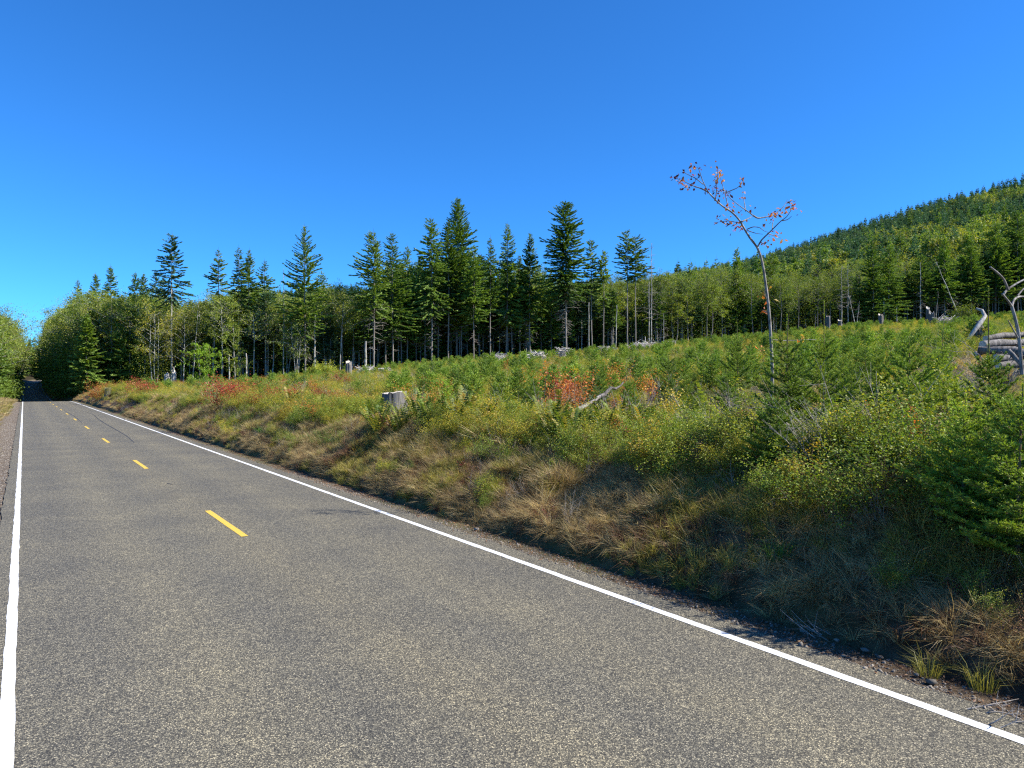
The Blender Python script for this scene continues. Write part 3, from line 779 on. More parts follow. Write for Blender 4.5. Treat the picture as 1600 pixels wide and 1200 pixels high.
# ------------------------------------------------------------------ forest
def r_edge(u): return float(np.interp(u, U_E, Z_E))
def conifer_px(u, vtop, vcrown, hw, z=None, seed=0, label='', mats=None, **kw):
    z = z or r_edge(u) + 1.5
    x, y = at(u, z); g0 = gz(x, y)
    H = elev(vtop, z) - g0; cb = max(.06, (elev(vcrown, z) - g0) / H); R = 1.22 * hw * z / F_PX
    parts = conifer(seed, H, cb, R, mats=mats, **kw)
    t = thing('fir_tree', parts, (x, y, g0), 0, 1, label, 'conifer tree', 'tall conifers along the edge of the clearcut')
    return t
EDGE = [
 # u, vtop, vcrown, halfwidth px, z, options, label
 (268, 365, 470, 29, 131, dict(sparse=.25, dens=.75, droop=.35, dead=.25, taper=.6, mats=(M_BARK_PALE, M_FIR_BLUE)), 'open-crowned fir with a long bare trunk, standing over two pale broken stumps at the left'),
 (242, 425, 500, 20, 150, dict(dens=.9, droop=.35), 'shorter dark conifer peeking out just left of the open-crowned fir'),
 (122, 438, 520, 13, 190, dict(dens=.8), 'narrow conifer tip, leftmost one above the roadside alders'),
 (149, 428, 520, 18, 185, dict(), 'bushy pointed conifer tip second from the left above the alders'),
 (173, 416, 520, 21, 180, dict(droop=.4), 'conifer tip third from the left above the roadside alders'),
 (211, 427, 520, 22, 180, dict(), 'left one of the twin conifer tips above the alders'),
 (225, 429, 520, 18, 182, dict(), 'right one of the twin conifer tips above the alders'),
 (343, 391, 470, 21, 150, dict(sparse=.3, dens=.7, droop=.3), 'thin ragged conifer with a bent tip rising behind the alders'),
 (373, 387, 492, 18, 133, dict(droop=.35, dens=.9), 'slim conifer with bare lower trunk, left of a close trio'),
 (388, 391, 525, 22, 140, dict(dens=1.1), 'dense dark conifer in the middle of a close trio'),
 (414, 409, 490, 18, 142, dict(sparse=.3, dens=.8), 'thinner conifer on the right of a close trio'),
 (477, 354, 520, 38, 131, dict(droop=.15, up=.7, taper=1.0, dens=.95, dead=.5), 'tall bright fir with upswept tiers and a pale trunk, standing apart from the row'),
 (502, 425, 520, 24, 150, dict(), 'low dark fir tucked right behind the upswept fir'),
 (584, 361, 495, 38, 134, dict(dens=1.05, sparse=.12, dead=1, skew=-.3), 'dark fir with a broad left side and a long whitish trunk'),
 (614, 365, 525, 30, 142, dict(dens=1.1), 'full fir just right of the one with the whitish trunk'),
 (636, 385, 525, 20, 150, dict(dens=1), 'narrow fir in the gap left of the big central clump'),
 (675, 342, 490, 26, 146, dict(droop=.5, dens=1.1, taper=.55, dead=.8), 'drooping hemlock at the left of the big central clump'),
 (714, 311, 500, 42, 158, dict(dens=1.5, taper=.75, droop=.3), 'tallest fir, with a blunt dense top, in the big central clump'),
 (700, 345, 480, 33, 150, dict(dens=1.2), 'mid-green fir in front of the tallest one'),
 (740, 385, 500, 28, 149, dict(dens=1.1), 'yellowish green fir at the right foot of the tallest one'),
 (766, 371, 480, 15, 152, dict(sparse=.2, dens=.9), 'slender fir just right of the big central clump'),
 (792, 350, 505, 26, 155, dict(droop=.4, dens=1.05, dead=.7), 'hemlock with a fine curved tip, third right of the central clump'),
 (812, 400, 490, 18, 160, dict(), 'short fir between two taller ones right of the central clump'),
 (828, 365, 500, 26, 157, dict(dens=1.1, dead=.7), 'straight pointed fir left of the big solitary one'),
 (885, 316, 466, 31, 154, dict(dens=1.9, taper=.6, droop=.35, dead=2.2, spray=.5), 'big dense dark fir with many dead lower branches'),
 (925, 376, 455, 15, 160, dict(sparse=.3, dens=.75, taper=.5), 'thin airy fir right of the big dense one'),
 (943, 393, 475, 13, 160, dict(sparse=.25, dens=.9, taper=.5), 'narrow fir with a feathery tip, second right of the big dense one'),
 (980, 362, 435, 18, 162, dict(sparse=.2, dens=.8, taper=.45, droop=.2), 'left one of a pair of tall thin firs with long bare trunks'),
 (993, 371, 438, 20, 163, dict(sparse=.2, dens=.8, taper=.45, droop=.2), 'right one of a pair of tall thin firs with long bare trunks'),
 (1092, 434, 520, 14, 190, dict(), 'small conifer tip above the even canopy right of the dead tree'),
 (1152, 388, 530, 24, 180, dict(dens=1.2), 'full fir standing above the canopy left of the slender leaning tree'),
 (1205, 395, 525, 20, 185, dict(dens=1.1), 'fir behind the slender leaning tree'),
 (1365, 376, 505, 22, 184, dict(dens=1.3), 'dark narrow fir at the front of the right-hand forest edge'),
 (1388, 384, 500, 24, 186, dict(dens=1.2), 'dark fir just right of the narrow one on the right-hand edge'),
 (1440, 398, 470, 26, 190, dict(dens=1.2, dead=1), 'broad fir with bare pale lower trunk on the right-hand edge'),
 (1476, 373, 470, 26, 191, dict(dens=1.3, dead=1), 'taller pointed fir above the fallen slanted snag'),
 (1518, 372, 470, 28, 193, dict(dens=1.4), 'dense dark fir left of the shaded group at the right border'),
 (1555, 350, 470, 30, 195, dict(dens=1.4), 'second dark fir from the right border'),
 (1590, 330, 460, 32, 196, dict(dens=1.4), 'dark fir cut by the right border'),
]
for i, (u, vt, vc, hw, z, kw, lab) in enumerate(EDGE):
    conifer_px(u, vt, vc, hw, z, 100 + i, lab, **kw)

# standing dead trees and poles
def dead_pole(u, vtop, z, r=.14, lean=0, label='', twigs=0, R=1.2, mat=None, seed=0):
    rng = rs(seed + 900); x, y = at(u, z); g0 = gz(x, y); H = elev(vtop, z) - g0
    g = Geo(); zz = np.linspace(-.4, H, 8)
    tr = np.stack([lean * zz + rng.randn(8) * .04, rng.randn(8) * .04, zz], 1)
    tube(g, tr, np.linspace(r, r * (.25 if twigs else .6), 8), 6, 0, .5, True, .1, rng)
    parts = [('trunk', g.mesh('trunk', [mat or M_BARK_PALE], True))]
    if twigs:
        gb = Geo(); zd = rng.uniform(.25 * H, H, twigs); az = rng.rand(twigs) * 2 * PI
        p0 = np.stack([lean * zd, 0 * zd, zd], 1); L = R * (1.1 - zd / H) * rng.uniform(.4, 1.1, twigs) + .3
        d = np.stack([np.cos(az), np.sin(az), rng.uniform(-.3, .35, twigs)], 1); pm = p0 + d * L[:, None] * .5; pe = pm + (d + .3 * rng.randn(twigs, 3)) * L[:, None] * .5
        segs(gb, p0, pm, .03, .02); segs(gb, pm, pe, .02, .008)
        for _ in range(3):
            q0 = p0 + (pe - p0) * (.3 + .6 * rng.rand(twigs, 1)); segs(gb, q0, q0 + (d * .4 + .6 * rng.randn(twigs, 3)) * L[:, None] * .3, .012, .006)
        parts.append(('branches', gb.mesh('branches', [M_TWIG])))
    return thing('dead_tree' if twigs else 'dead_pole', parts, (x, y, g0), 0, 1, label, 'dead tree', 'standing dead trunks at the forest edge')
DEAD = [
 (1018, 380, 160, .16, 0, 'tall grey dead tree with fine bare twigs right of the thin fir pair', 70, 4.2),
 (1014, 440, 161, .13, 0, 'pale bare pole touching the left of the tall grey dead tree', 0, 1),
 (1037, 490, 160, .13, 0, 'short pale snag with a few twigs right of the tall grey dead tree', 16, 1.5),
 (920, 472, 156, .15, 0, 'broken pale pole right of the big dense fir', 0, 1),
 (962, 477, 158, .15, .02, 'broken pale pole between the airy firs and the thin pair', 0, 1),
 (571, 533, 130, .26, 0, 'thick short grey snag left of the whitish trunk', 0, 1),
 (358, 555, 128, .16, 0, 'short grey pole beside the lime green maple', 0, 1),
 (385, 552, 128, .16, 0, 'short grey pole second right of the lime green maple', 0, 1),
 (443, 420, 134, .12, 0, 'thin dead spire left of the upswept fir', 26, 1.8),
 (492, 490, 131, .2, 0, 'pale limbless pole right of the upswept fir', 4, 2.5),
 (1315, 415, 182, .16, 0, 'left of two grey dead firs with drooping twigs at the right-hand edge', 60, 3.4),
 (1325, 412, 183, .16, 0, 'right of two grey dead firs with drooping twigs at the right-hand edge', 60, 3.4),
 (1337, 455, 176, .14, -.2, 'thin dead trunk tilted left below the two grey dead firs', 6, 2),
 (1338, 470, 176, .10, .12, 'short crooked snag tilted right below the two grey dead firs', 10, 1.5),
 (1502, 405, 183, .19, -.42, 'long white dead trunk slanting left against the dark forest', 10, 1.6),
 (1462, 455, 186, .10, .08, 'thin pale dead stem left of the slanting white trunk', 4, 1),
 (1401, 480, 184, .15, 0, 'stubby pale snag in the middle of the right-hand edge', 0, 1),
 (1381, 470, 183, .12, 0, 'thin pale pole below the narrow dark fir', 0, 1),
 (1438, 410, 187, .17, 0, 'straight whitish dead trunk under the broad fir', 24, 2),
 (300, 470, 131, .10, .08, 'thin slanting pale stem right of the open-crowned fir', 12, 2.0),
]
for i, (u, vt, z, r, ln, lab, tw, R) in enumerate(DEAD):
    dead_pole(u, vt, z, r, ln, lab, tw, R, seed=i)

# broadleaf trees along the edge and by the road
def alder_px(u, vtop, R, z, seed, label, **kw):
    x, y = at(u, z); g0 = gz(x, y); H = elev(vtop, z) - g0
    kw.setdefault('nleaf', 5200)
    if u > 940: kw['mats'] = (M_BARK, M_ALDER)
    return thing('alder_tree', broadleaf(seed, H, R, **kw), (x, y, g0), rs(seed).rand() * 6, 1, label, 'alder tree', kw.pop('group', 'alders along the edge of the clearcut'))
ALD = [
 (-34, 468, 7.0, 118, dict(low=.5, nleaf=9000, cb=.15), 'bushy green alder beside the left road edge, nearest on that side'),
 (-14, 476, 6.6, 146, dict(low=.5, nleaf=8000, cb=.15), 'bushy green alder second along the left road edge'),
 (0, 492, 6.0, 178, dict(low=.5, nleaf=7000, cb=.15), 'bushy alder third along the left road edge, leaning over the road'),
 (10, 500, 5.5, 215, dict(low=.5, nleaf=6000, cb=.15), 'alder fourth along the left road edge'),
 (18, 508, 5.0, 255, dict(low=.5, nleaf=6000, cb=.12), 'farthest alder on the left road edge at the shaded dip'),
 (92, 480, 6.0, 215, dict(low=.4, nleaf=7000, cb=.2), 'dusky alder over the shaded dip on the right of the road'),
 (78, 497, 5.0, 262, dict(low=.4, nleaf=6000, cb=.2), 'farthest alder on the right of the road in the dip'),
 (108, 474, 6.0, 176, dict(low=.5, nleaf=7000, cb=.2), 'alder where the road enters the shade, right side'),
 (124, 470, 6.5, 152, dict(low=.5, nleaf=8000, cb=.2), 'wide alder hanging over the right verge before the shade'),
 (136, 458, 6.2, 140, dict(low=.5, nleaf=8000), 'leafy alder with pale limbs, first tall one by the road on the right'),
 (152, 455, 5.5, 137, dict(low=.3, nleaf=8000), 'tall alder with a straight pale trunk above the orange-tinged bushes'),
 (176, 463, 5.0, 135, dict(low=.3), 'round-headed alder third from the road'),
 (200, 458, 5.2, 136, dict(low=.3), 'alder with forked pale trunk above the round red bush'),
 (226, 460, 5.0, 133, dict(low=.35, stems=2), 'two-stemmed alder left of the yellow-brown maple'),
 (243, 472, 4.2, 130, dict(mats=(M_BARK_PALE, M_YG), nleaf=3800, stems=3, cb=.3, low=.3), 'sparse yellow-brown maple with several crooked stems, left of the open-crowned fir'),
 (287, 476, 4.0, 131, dict(nleaf=3200, mats=(M_BARK_PALE, M_YG)), 'thin yellowing alder just right of the open-crowned fir'),
 (312, 470, 4.0, 136, dict(cb=.5), 'alder behind the lime green maple'),
 (333, 458, 4.0, 134, dict(cb=.5, nleaf=4200), 'slim pale alder right of the lime green maple'),
 (345, 455, 4.2, 131, dict(cb=.55, nleaf=4500), 'tall slender alder with a high crown in front of the ragged conifer'),
 (366, 505, 2.2, 129, dict(cb=.12, nleaf=3600), 'narrow ivy-green column-like tree right of the slender alders'),
 (396, 478, 3.6, 131, dict(cb=.6, nleaf=1900), 'nearly bare forked alder in front of the close trio'),
 (425, 466, 4.2, 138, dict(cb=.5), 'alder right of the close trio of conifers'),
 (447, 458, 4.0, 142, dict(cb=.5), 'alder in the gap left of the upswept fir'),
 (464, 500, 3.2, 130, dict(cb=.35, nleaf=2200, stems=3), 'many-stemmed thin alder at the foot of the upswept fir'),
 (512, 452, 5.0, 138, dict(cb=.5, stems=3), 'spreading alder with pale forks right of the upswept fir'),
 (530, 450, 5.0, 137, dict(cb=.5, stems=2), 'rounded alder in the dip of the skyline right of the upswept fir'),
 (550, 462, 4.4, 142, dict(cb=.5), 'alder just left of the dark fir with the broad left side'),
 (955, 432, 5.0, 172, dict(cb=.48, low=.08), 'yellow-green alder behind the narrow feathery firs'),
 (1003, 432, 5.2, 174, dict(cb=.48, low=.08), 'alder behind the thin fir pair'),
 (1030, 425, 5.4, 172, dict(cb=.46, low=.08), 'full alder just right of the tall grey dead tree'),
 (1052, 420, 5.4, 171, dict(cb=.46, low=.08), 'bright-topped alder second right of the dead tree'),
 (1075, 424, 5.6, 172, dict(cb=.46, low=.08), 'alder third right of the dead tree in the even canopy'),
 (1104, 424, 5.6, 173, dict(cb=.46, low=.08), 'alder fourth right of the dead tree in the even canopy'),
 (1128, 418, 5.6, 176, dict(cb=.46, low=.08), 'alder left of the full fir in the even canopy'),
 (1176, 420, 5.6, 178, dict(cb=.46, low=.08), 'alder right of the full fir, behind the slender leaning tree'),
 (1218, 428, 5.6, 178, dict(cb=.44, low=.1), 'yellow-green alder just right of the slender leaning tree'),
 (1246, 434, 5.6, 179, dict(cb=.44, low=.1), 'pale alder with visible limbs in the right-hand forest edge'),
 (1278, 430, 6.0, 182, dict(cb=.46, low=.08), 'large olive alder left of the two grey dead firs'),
 (1300, 420, 6.0, 186, dict(cb=.46, low=.08), 'olive alder behind the two grey dead firs'),
 (1345, 400, 6.0, 188, dict(cb=.46, low=.08), 'olive alder directly left of the dark narrow fir'),
 (1412, 410, 5.6, 194, dict(cb=.46, low=.08), 'green alder between the dark firs of the right-hand edge'),
]
for i, (u, vt, R, z, kw, lab) in enumerate(ALD):
    alder_px(u, vt, R, z, 300 + i, lab, **kw)

# prototypes for the mass of the forest
FC = [conifer(500 + i, 26, cb, R, dens=d, droop=dr, dead=.6, spray=.6, step=.75, taper=tp_, mats=mt)
      for i, (cb, R, d, dr, tp_, mt) in enumerate([(.38, 4.0, 1.0, .3, .8, (M_BARK, M_FIR)), (.30, 3.6, 1.1, .2, .7, (M_BARK, M_FIR_BLUE)), (.45, 3.4, 1.0, .4, .7, (M_BARK_PALE, M_FIR)),
                                           (.25, 4.4, 1.1, .25, .9, (M_BARK, M_FIR)), (.5, 3.6, .9, .3, .6, (M_BARK_PALE, M_FIR_BLUE)), (.35, 3.8, 1.2, .35, .8, (M_BARK, M_FIR))])]
FA = [broadleaf(520 + i, 19, 5.0, nleaf=4400, leaf=.3, cb=.45, low=.08, mats=(M_BARK, M_ALDER)) for i in range(3)]
U_F = [-300, -60, 0, 45, 62, 85, 110, 150, 250, 300, 330, 360, 420, 440, 500, 560, 600, 640, 680, 750, 800, 860, 900, 950, 1000, 1100, 1200, 1260, 1300, 1360, 1420, 1500, 1560, 1600, 1800, 2000]
V_F = [470, 470, 490, 522, 505, 485, 472, 462, 462, 470, 470, 452, 440, 462, 460, 452, 405, 408, 385, 392, 402, 415, 432, 440, 432, 428, 420, 432, 420, 405, 412, 392, 372, 350, 330, 330]
def forest_ok(x, y):
    s, t = st(x, y); tc = t - curve_off(s)
    return (np.abs(tc - 3.1) > 8.5)
rng = rs(77); cand = []
grid = 4.6
for gx in np.arange(-420, 330, grid):
    for gy in np.arange(95, 330, grid):
        x = gx + rng.uniform(-1.9, 1.9); y = gy + rng.uniform(-1.9, 1.9)
        u = 800 + F_PX * x / y
        if u < -260 or u > 1850: continue
        s, t = st(x, y); tc = t - float(curve_off(s)); zl = float(np.interp(u, U_E, Z_E))
        if u < 60:
            if abs(tc - 3.1) < 9 or (tc < 0 and s < 150) : continue
        else:
            if y < zl + 3 or y > zl + 75 or abs(tc - 3.1) < 7.5: continue
        cand.append((y - (zl if u >= 60 else 130), x, y, u))
cand.sort(key=lambda c: c[0] + .15 * abs(c[3] - 800) / 100)
X = np.array([c[1] for c in cand]); Y = np.array([c[2] for c in cand]); UU = np.array([c[3] for c in cand]); Z = ground(X, Y)
VT = np.interp(UU, U_F, V_F) + np.abs(rng.randn(len(X))) * 16 + 3
HT = CAM_H - (VT - 600) * Y / F_PX - Z
HT = np.clip(HT, 7, 34)
print('forest', len(X))
is_al = (rng.rand(len(X)) < np.where((UU < 260), .55, np.where(((UU > 560) & (UU < 940)) | (UU > 1340), .06, np.where(UU > 940, .15, .35))))
NI = 210
LAND = [(150, 'at the far left end of the bank'), (300, 'below the two pale stumps'), (450, 'behind the red bush pair'), (560, 'behind the orange-red bush'), (700, 'behind the big grey stump'),
        (830, 'in the middle of the slope'), (950, 'behind the fallen grey branch'), (1080, 'behind the bright yellow bush'), (1190, 'left of the slender leaning tree'), (1300, 'right of the slender leaning tree'),
        (1400, 'around the bleached twigs'), (1500, 'by the tan grass patch'), (9999, 'near the log pile')]
def land(u):
    for lim, nm in LAND:
        if u < lim: return nm
def size_word(h, lo, hi): return 'small' if h < lo else 'tall' if h > hi else 'middling'
def zone(u):
    for lim, nm in ((60, 'left of the road'), (300, 'behind the roadside alders'), (560, 'behind the upswept fir'), (860, 'behind the big central clump'),
                    (1100, 'behind the thin fir pair and dead tree'), (1350, 'behind the slender leaning tree'), (5000, 'in the shaded forest at the right')):
        if u < lim: return nm
for i in range(min(NI, len(X))):
    al = is_al[i]
    P = FA[i % 3] if al else FC[i % 6]
    h0 = 19 if al else 26
    sc = HT[i] / h0; w = sc ** .6
    tt = thing('alder_tree' if al else 'fir_tree', P, (X[i], Y[i], Z[i]), rng.rand() * 6.28, (w, w, sc),
          ('leafy alder' if al else 'dark fir') + ' of the inner forest, %s, ' % size_word(HT[i], 17, 22) + zone(UU[i]), 'alder tree' if al else 'conifer tree',
          size_word(HT[i], 17, 22) + (' inner alders ' if al else ' inner firs ') + zone(UU[i]))
FCL = [conifer(540 + i, 22, .06, 4.2, dens=1.0, droop=.3, dead=0, spray=.8, step=.8, taper=.7) for i in range(2)]
FCm = [merge_parts(p, 'far_fir') for p in FC + FCL]; FAm = [merge_parts(p, 'far_alder') for p in FA]
k = np.arange(NI, len(X))
sc = np.where(is_al[k], HT[k] / 19, HT[k] / 26)
idx = np.where(is_al[k], 8 + (k % 3), np.where(rng.rand(len(k)) < .6, 6 + k % 2, k % 6))
scatter('forest', FCm + FAm, X[k], Y[k], Z[k], sc ** .7, 5, 'dense dark forest behind the trees of the clearcut edge', 'forest', .02, idx, sc ** .3)
# forest floor brush: dark undergrowth at the foot of the trees
DIP = []
def upx(x, y): return 800 + F_PX * x / y
# hillside
def hill_protos():
    out = []
    for i, (mt, dn) in enumerate([(M_FIR, 1.1), (M_FIR_BLUE, 1.0), (M_FIR, 1.3), (M_FIR_BLUE, 1.2)]):
        out.append(merge_parts(conifer(600 + i, 20, .08, 3.3, dens=dn * .8, spray=1.0, step=1.0, dead=0, droop=.2, up=.5, taper=.85, mats=(M_BARK, mt)), 'hill_fir'))
    for i in range(3):
        out.append(merge_parts(broadleaf(610 + i, 15, 4.6, nleaf=2600, leaf=.55, cb=.3, low=.25, mats=(M_BARK_PALE, M_ALDER_HILL)), 'hill_alder'))
    return out
HP = hill_protos()
rng = rs(88); hx = []; 
g6 = 6.6
for gx in np.arange(-330, 640, g6):
    for gy in np.arange(210, 745, g6):
        x = gx + rng.uniform(-2.4, 2.4); y = gy + rng.uniform(-2.4, 2.4); r = math.hypot(x, y)
        u = 800 + F_PX * x / y
        zl = float(np.interp(u, U_E, Z_E))
        if u < 60 or u > 1760 or r > 735 or y < zl + 72: continue
        if u < 1040 and r < 640: continue
        s, t = st(x, y); 
        if abs(t - float(curve_off(s)) - 3.1) < 8: continue
        hx.append((y, x, u))
hx.sort(); Y = np.array([h[0] for h in hx]); X = np.array([h[1] for h in hx]); UU = np.array([h[2] for h in hx]); Z = ground(X, Y)
print('hill', len(X))
pat = fbm(X, Y, 120, 33, 3); upper = (np.hypot(X, Y) - 250) / 450
al = (pat + .10 * rng.randn(len(X)) > .50 + .5 * np.clip(upper - .72, 0, 1))
al &= (np.hypot(X, Y) < 680)
idx = np.where(al, 4 + rng.randint(0, 3, len(X)), rng.randint(0, 4, len(X)))
idx = np.where(~al & (rng.rand(len(X)) < upper), 1 + 2 * rng.randint(0, 2, len(X)), idx)  # bluer needles towards the ridge, haze put into the colour
sc = rng.uniform(.8, 1.3, len(X)) * np.where(al, 1.15, 1)
# the ones that stand clear of the front rows and show largest become trees of their own
vis = np.where((UU > 1150) & (UU < 1620) & (np.hypot(X, Y) > 330))[0]
ind = vis[np.argsort(np.hypot(X, Y)[vis])][:: max(1, len(vis) // 150)][:150]
isin = np.zeros(len(X), bool); isin[ind] = True
for i in ind:
    nm = 'alder_tree' if al[i] else 'fir_tree'
    o = link(nm, HP[idx[i]]); o.location = (X[i], Y[i], Z[i]); o.rotation_euler = (0, 0, rng.rand() * 6.28); o.scale = (sc[i],) * 3
    low = math.hypot(X[i], Y[i]) < 500
    tagp(o, ('round yellow-green tree ' if al[i] else 'small pointed fir ') + ('on the lower slope of the far hill' if low else 'near the ridge of the far hill'), 'alder tree' if al[i] else 'conifer tree',
         ('yellow-green trees ' if al[i] else 'firs ') + ('on the lower hillside' if low else 'near the ridge'))
k = np.where(~isin)[0]
scatter('hillside_forest', HP, X[k], Y[k], Z[k], sc[k], 6, 'mixed forest of firs and yellow-green trees covering the far hill', 'forest', .02, idx[k])
# dense trees shading the dip of the road
rng = rs(90); k = 0
for s_ in np.arange(150, 430, 4.2):
    for t0 in (10.2, 15.5, 21, 27, -5.5, -10.5):
        t_ = t0 + rng.uniform(-1, 1) + float(curve_off(s_)); x, y = xy(s_ + rng.uniform(-1.5, 1.5), t_); u = upx(x, y)
        vt = float(np.interp(u, U_F, V_F)) + rng.uniform(4, 26)
        H = elev(vt, y) - gz(x, y); H = min(max(H, 8), 30)
        if t0 < 0 and u < -120: continue
        DIP.append((x, y, H))
DP = np.array(DIP); scatter('shade_trees', [merge_parts(p, 'shade_fir') for p in FCL] + [merge_parts(FA[0], 'shade_alder')], DP[:, 0], DP[:, 1], ground(DP[:, 0], DP[:, 1]), (DP[:, 2] / 22) ** .6, 17,
        'dense dark trees closing in on both sides of the shaded dip in the road', 'forest', .02, rng.choice([0, 1, 2], len(DP), p=[.4, .35, .25]), (DP[:, 2] / 22) ** .4)
# far end of the road
rng = rs(91); n = 900; s = rng.uniform(430, 760, n); t = rng.uniform(-170, 200, n)
x, y = xy(s, t); ok = np.abs(t - curve_off(s) - 3.1) > 8; x, y = x[ok], y[ok]; z = ground(x, y); u = 800 + F_PX * x / y
ht = CAM_H - (525 + rng.uniform(0, 20, len(x)) - 600) * y / F_PX - z; scf = np.clip(ht / 20, .5, 1.4)
scatter('distant_trees', HP, x, y, z, scf, 7, 'distant trees closing the view at the far end of the road', 'forest', .02, rng.randint(0, 7, len(x)))

# ------------------------------------------------------------------ clearcut: prototypes
SAPN = [sapling(700 + i, 2.0, 1.0) for i in range(5)]
SAPF = [sapling(720 + i, 1.6, .3) for i in range(4)]
SAPFm = [merge_parts(p, 'far_sapling') for p in SAPF]
SH_GREEN = [shrub(740 + i, .9, .7, 2900, .036, M_GREEN) for i in range(3)]
SH_YG = [shrub(745 + i, .9, .7, 2500, .036, M_YG) for i in range(3)]
SH_YEL = [shrub(750 + i, 1.0, .6, 1300, .050, M_YEL) for i in range(2)]
SH_RED = [shrub(755 + i, 1.2, .9, 1600, .06, M_RED, nstem=18) for i in range(2)]
SH_ORG = [shrub(760 + i, 1.1, .8, 1400, .06, M_ORANGE, nstem=16) for i in range(2)]
SH_CRIM = [shrub(765, .5, .5, 700, .05, M_CRIMSON)]
SH_BROWN = [shrub(768 + i, .6, .5, 500, .045, M_BROWNLEAF, nstem=16) for i in range(2)]
FERN = [fern(770 + i, .85) for i in range(4)]
FERN_BR = fern(775, .7, 14, M_BROWNLEAF)
DRY = [tuft(780 + i, .38, .2, 85, M_DRY, .006) for i in range(4)]
OLV = [tuft(785 + i, .34, .18, 85, M_OLIVE, .006) for i in range(3)]
GRN = [tuft(790 + i, .30, .2, 110, M_GRASS, .006) for i in range(2)]
DRYF = [tuft(795 + i, .55, .45, 60, M_DRY, .02) for i in range(3)]
OLVF = [tuft(798 + i, .5, .4, 60, M_OLIVE, .02) for i in range(2)]
THATCH = [tuft(802 + i, .20, .13, 80, M_DRY, .005, lean=1.1) for i in range(3)]
BRN = [tuft(810 + i, .30, .2, 80, M_BROWNLEAF, .006) for i in range(2)]
STK = [bare_sticks(805 + i, 1.2, 9, (-.3, .1)) for i in range(3)]

def upix(x, y): return 800 + F_PX * x / y
def pick_uz(rng, n, z0, z1, u0, u1):
    z = np.sqrt(rng.uniform(z0 * z0, z1 * z1, n)); u = rng.uniform(u0, u1, n)
    return (u - 800) / F_PX * z, z, u

# --- individually standing young firs that matter in the picture
NEAR = [ # u, vtop, z, width scale, label
 (1229, 492, 12.0, 1.15, 'tall young fir with a star-shaped top whorl just right of the slender leaning tree'),
 (1286, 468, 14.5, 1.0, 'young fir with a long upright leader between the leaning tree and the dead twigs'),
 (1549, 446, 10.2, 1.15, 'tallest young fir at the right, its bare leader rising in front of the log pile'),
 (1474, 505, 15.0, 1.0, 'slim young fir left of the log pile'),
 (1370, 545, 14.0, .95, 'young fir in the middle of the right-hand brush'),
 (1422, 508, 13.4, .95, 'young fir above the tan grass patch, right of centre'),
 (1153, 504, 25.0, 1.0, 'young fir with a bare starry tip left of the slender leaning tree'),
 (1590, 600, 7.4, 1.35, 'bushy dark young fir cut by the right border'),
 (1505, 615, 8.0, 1.35, 'broad dark young fir left of the one at the right border'),
 (1215, 610, 10.6, 1.35, 'low dense young fir at the foot of the slender leaning tree'),
 (1330, 560, 17.0, .9, 'thin young fir behind the bleached twigs'),
 (1060, 552, 27, 1.0, 'young fir standing left of the starry-tipped one'),
 (984, 590, 20, 1.0, 'young fir behind the bright yellow bush'),
 (1668, 500, 8.8, 1.3, 'unseen young fir just past the right border, added to cast shade'),  # this and the next two: out-of-view firs added to shade the brush
 (1735, 470, 7.8, 1.3, 'unseen tall young fir past the right border, nearer the road, added for shade'),
 (1800, 470, 8.6, 1.3, 'unseen tall young fir farther past the right border, added for shade'),
 (660, 588, 31, 1.1, 'rounded bluish young fir right behind the big stump'),
]
LEAD = {1549: 92, 1286: 48, 1229: 26, 1474: 30, 1153: 18}
def leader(L, seed):
    rng = rs(seed); g = Geo(); gt = Geo(); n = int(260 * L)
    pts = np.array([[0, 0, -.25], [.01, 0, L * .5], [.02 * rng.randn(), .02 * rng.randn(), L]]); tube(gt, pts, [.011, .008, .003], 5)
    z = rng.uniform(-.1, L, n); az = rng.rand(n) * 2 * PI; D = unit(np.stack([np.cos(az), np.sin(az), 1.1 + 0 * az], 1)); P = np.stack([0 * z, 0 * z, z], 1); tris(g, P, D, unit(np.cross(D, rng.randn(n, 3))), .032, .008, 0, .55 + .2 * rng.randn(n))
    return gt.mesh('leader_stem', [M_TWIG_BROWN]), g.mesh('leader_needles', [M_SAP])
for i, (u, vt, z, w, lab) in enumerate(NEAR):
    x, y = at(u, z); g0 = gz(x, y); lead = LEAD.get(u, 0); H = elev(vt + lead, z) - g0; sc = H / 2.0
    tt = thing('young_fir', SAPN[i % 5], (x, y, g0), i * 1.9, (sc * w * .85, sc * w * .85, sc), lab, 'young fir', 'young firs planted in the clearcut')
    if lead:
        tipz = 1.96; L = (elev(vt, z) - g0) / sc - tipz; a_, b_ = leader(L, i)
        V_ = np.array([v.co[:] for v in SAPN[i % 5][0][1].vertices]); top = V_[np.argmax(V_[:, 2])]
        for nm, me in (('leader', a_), ('leader_needles', b_)):
            c = link(nm, me, tt); c.location = (top[0], top[1], tipz); c['kind'] = 'stuff'

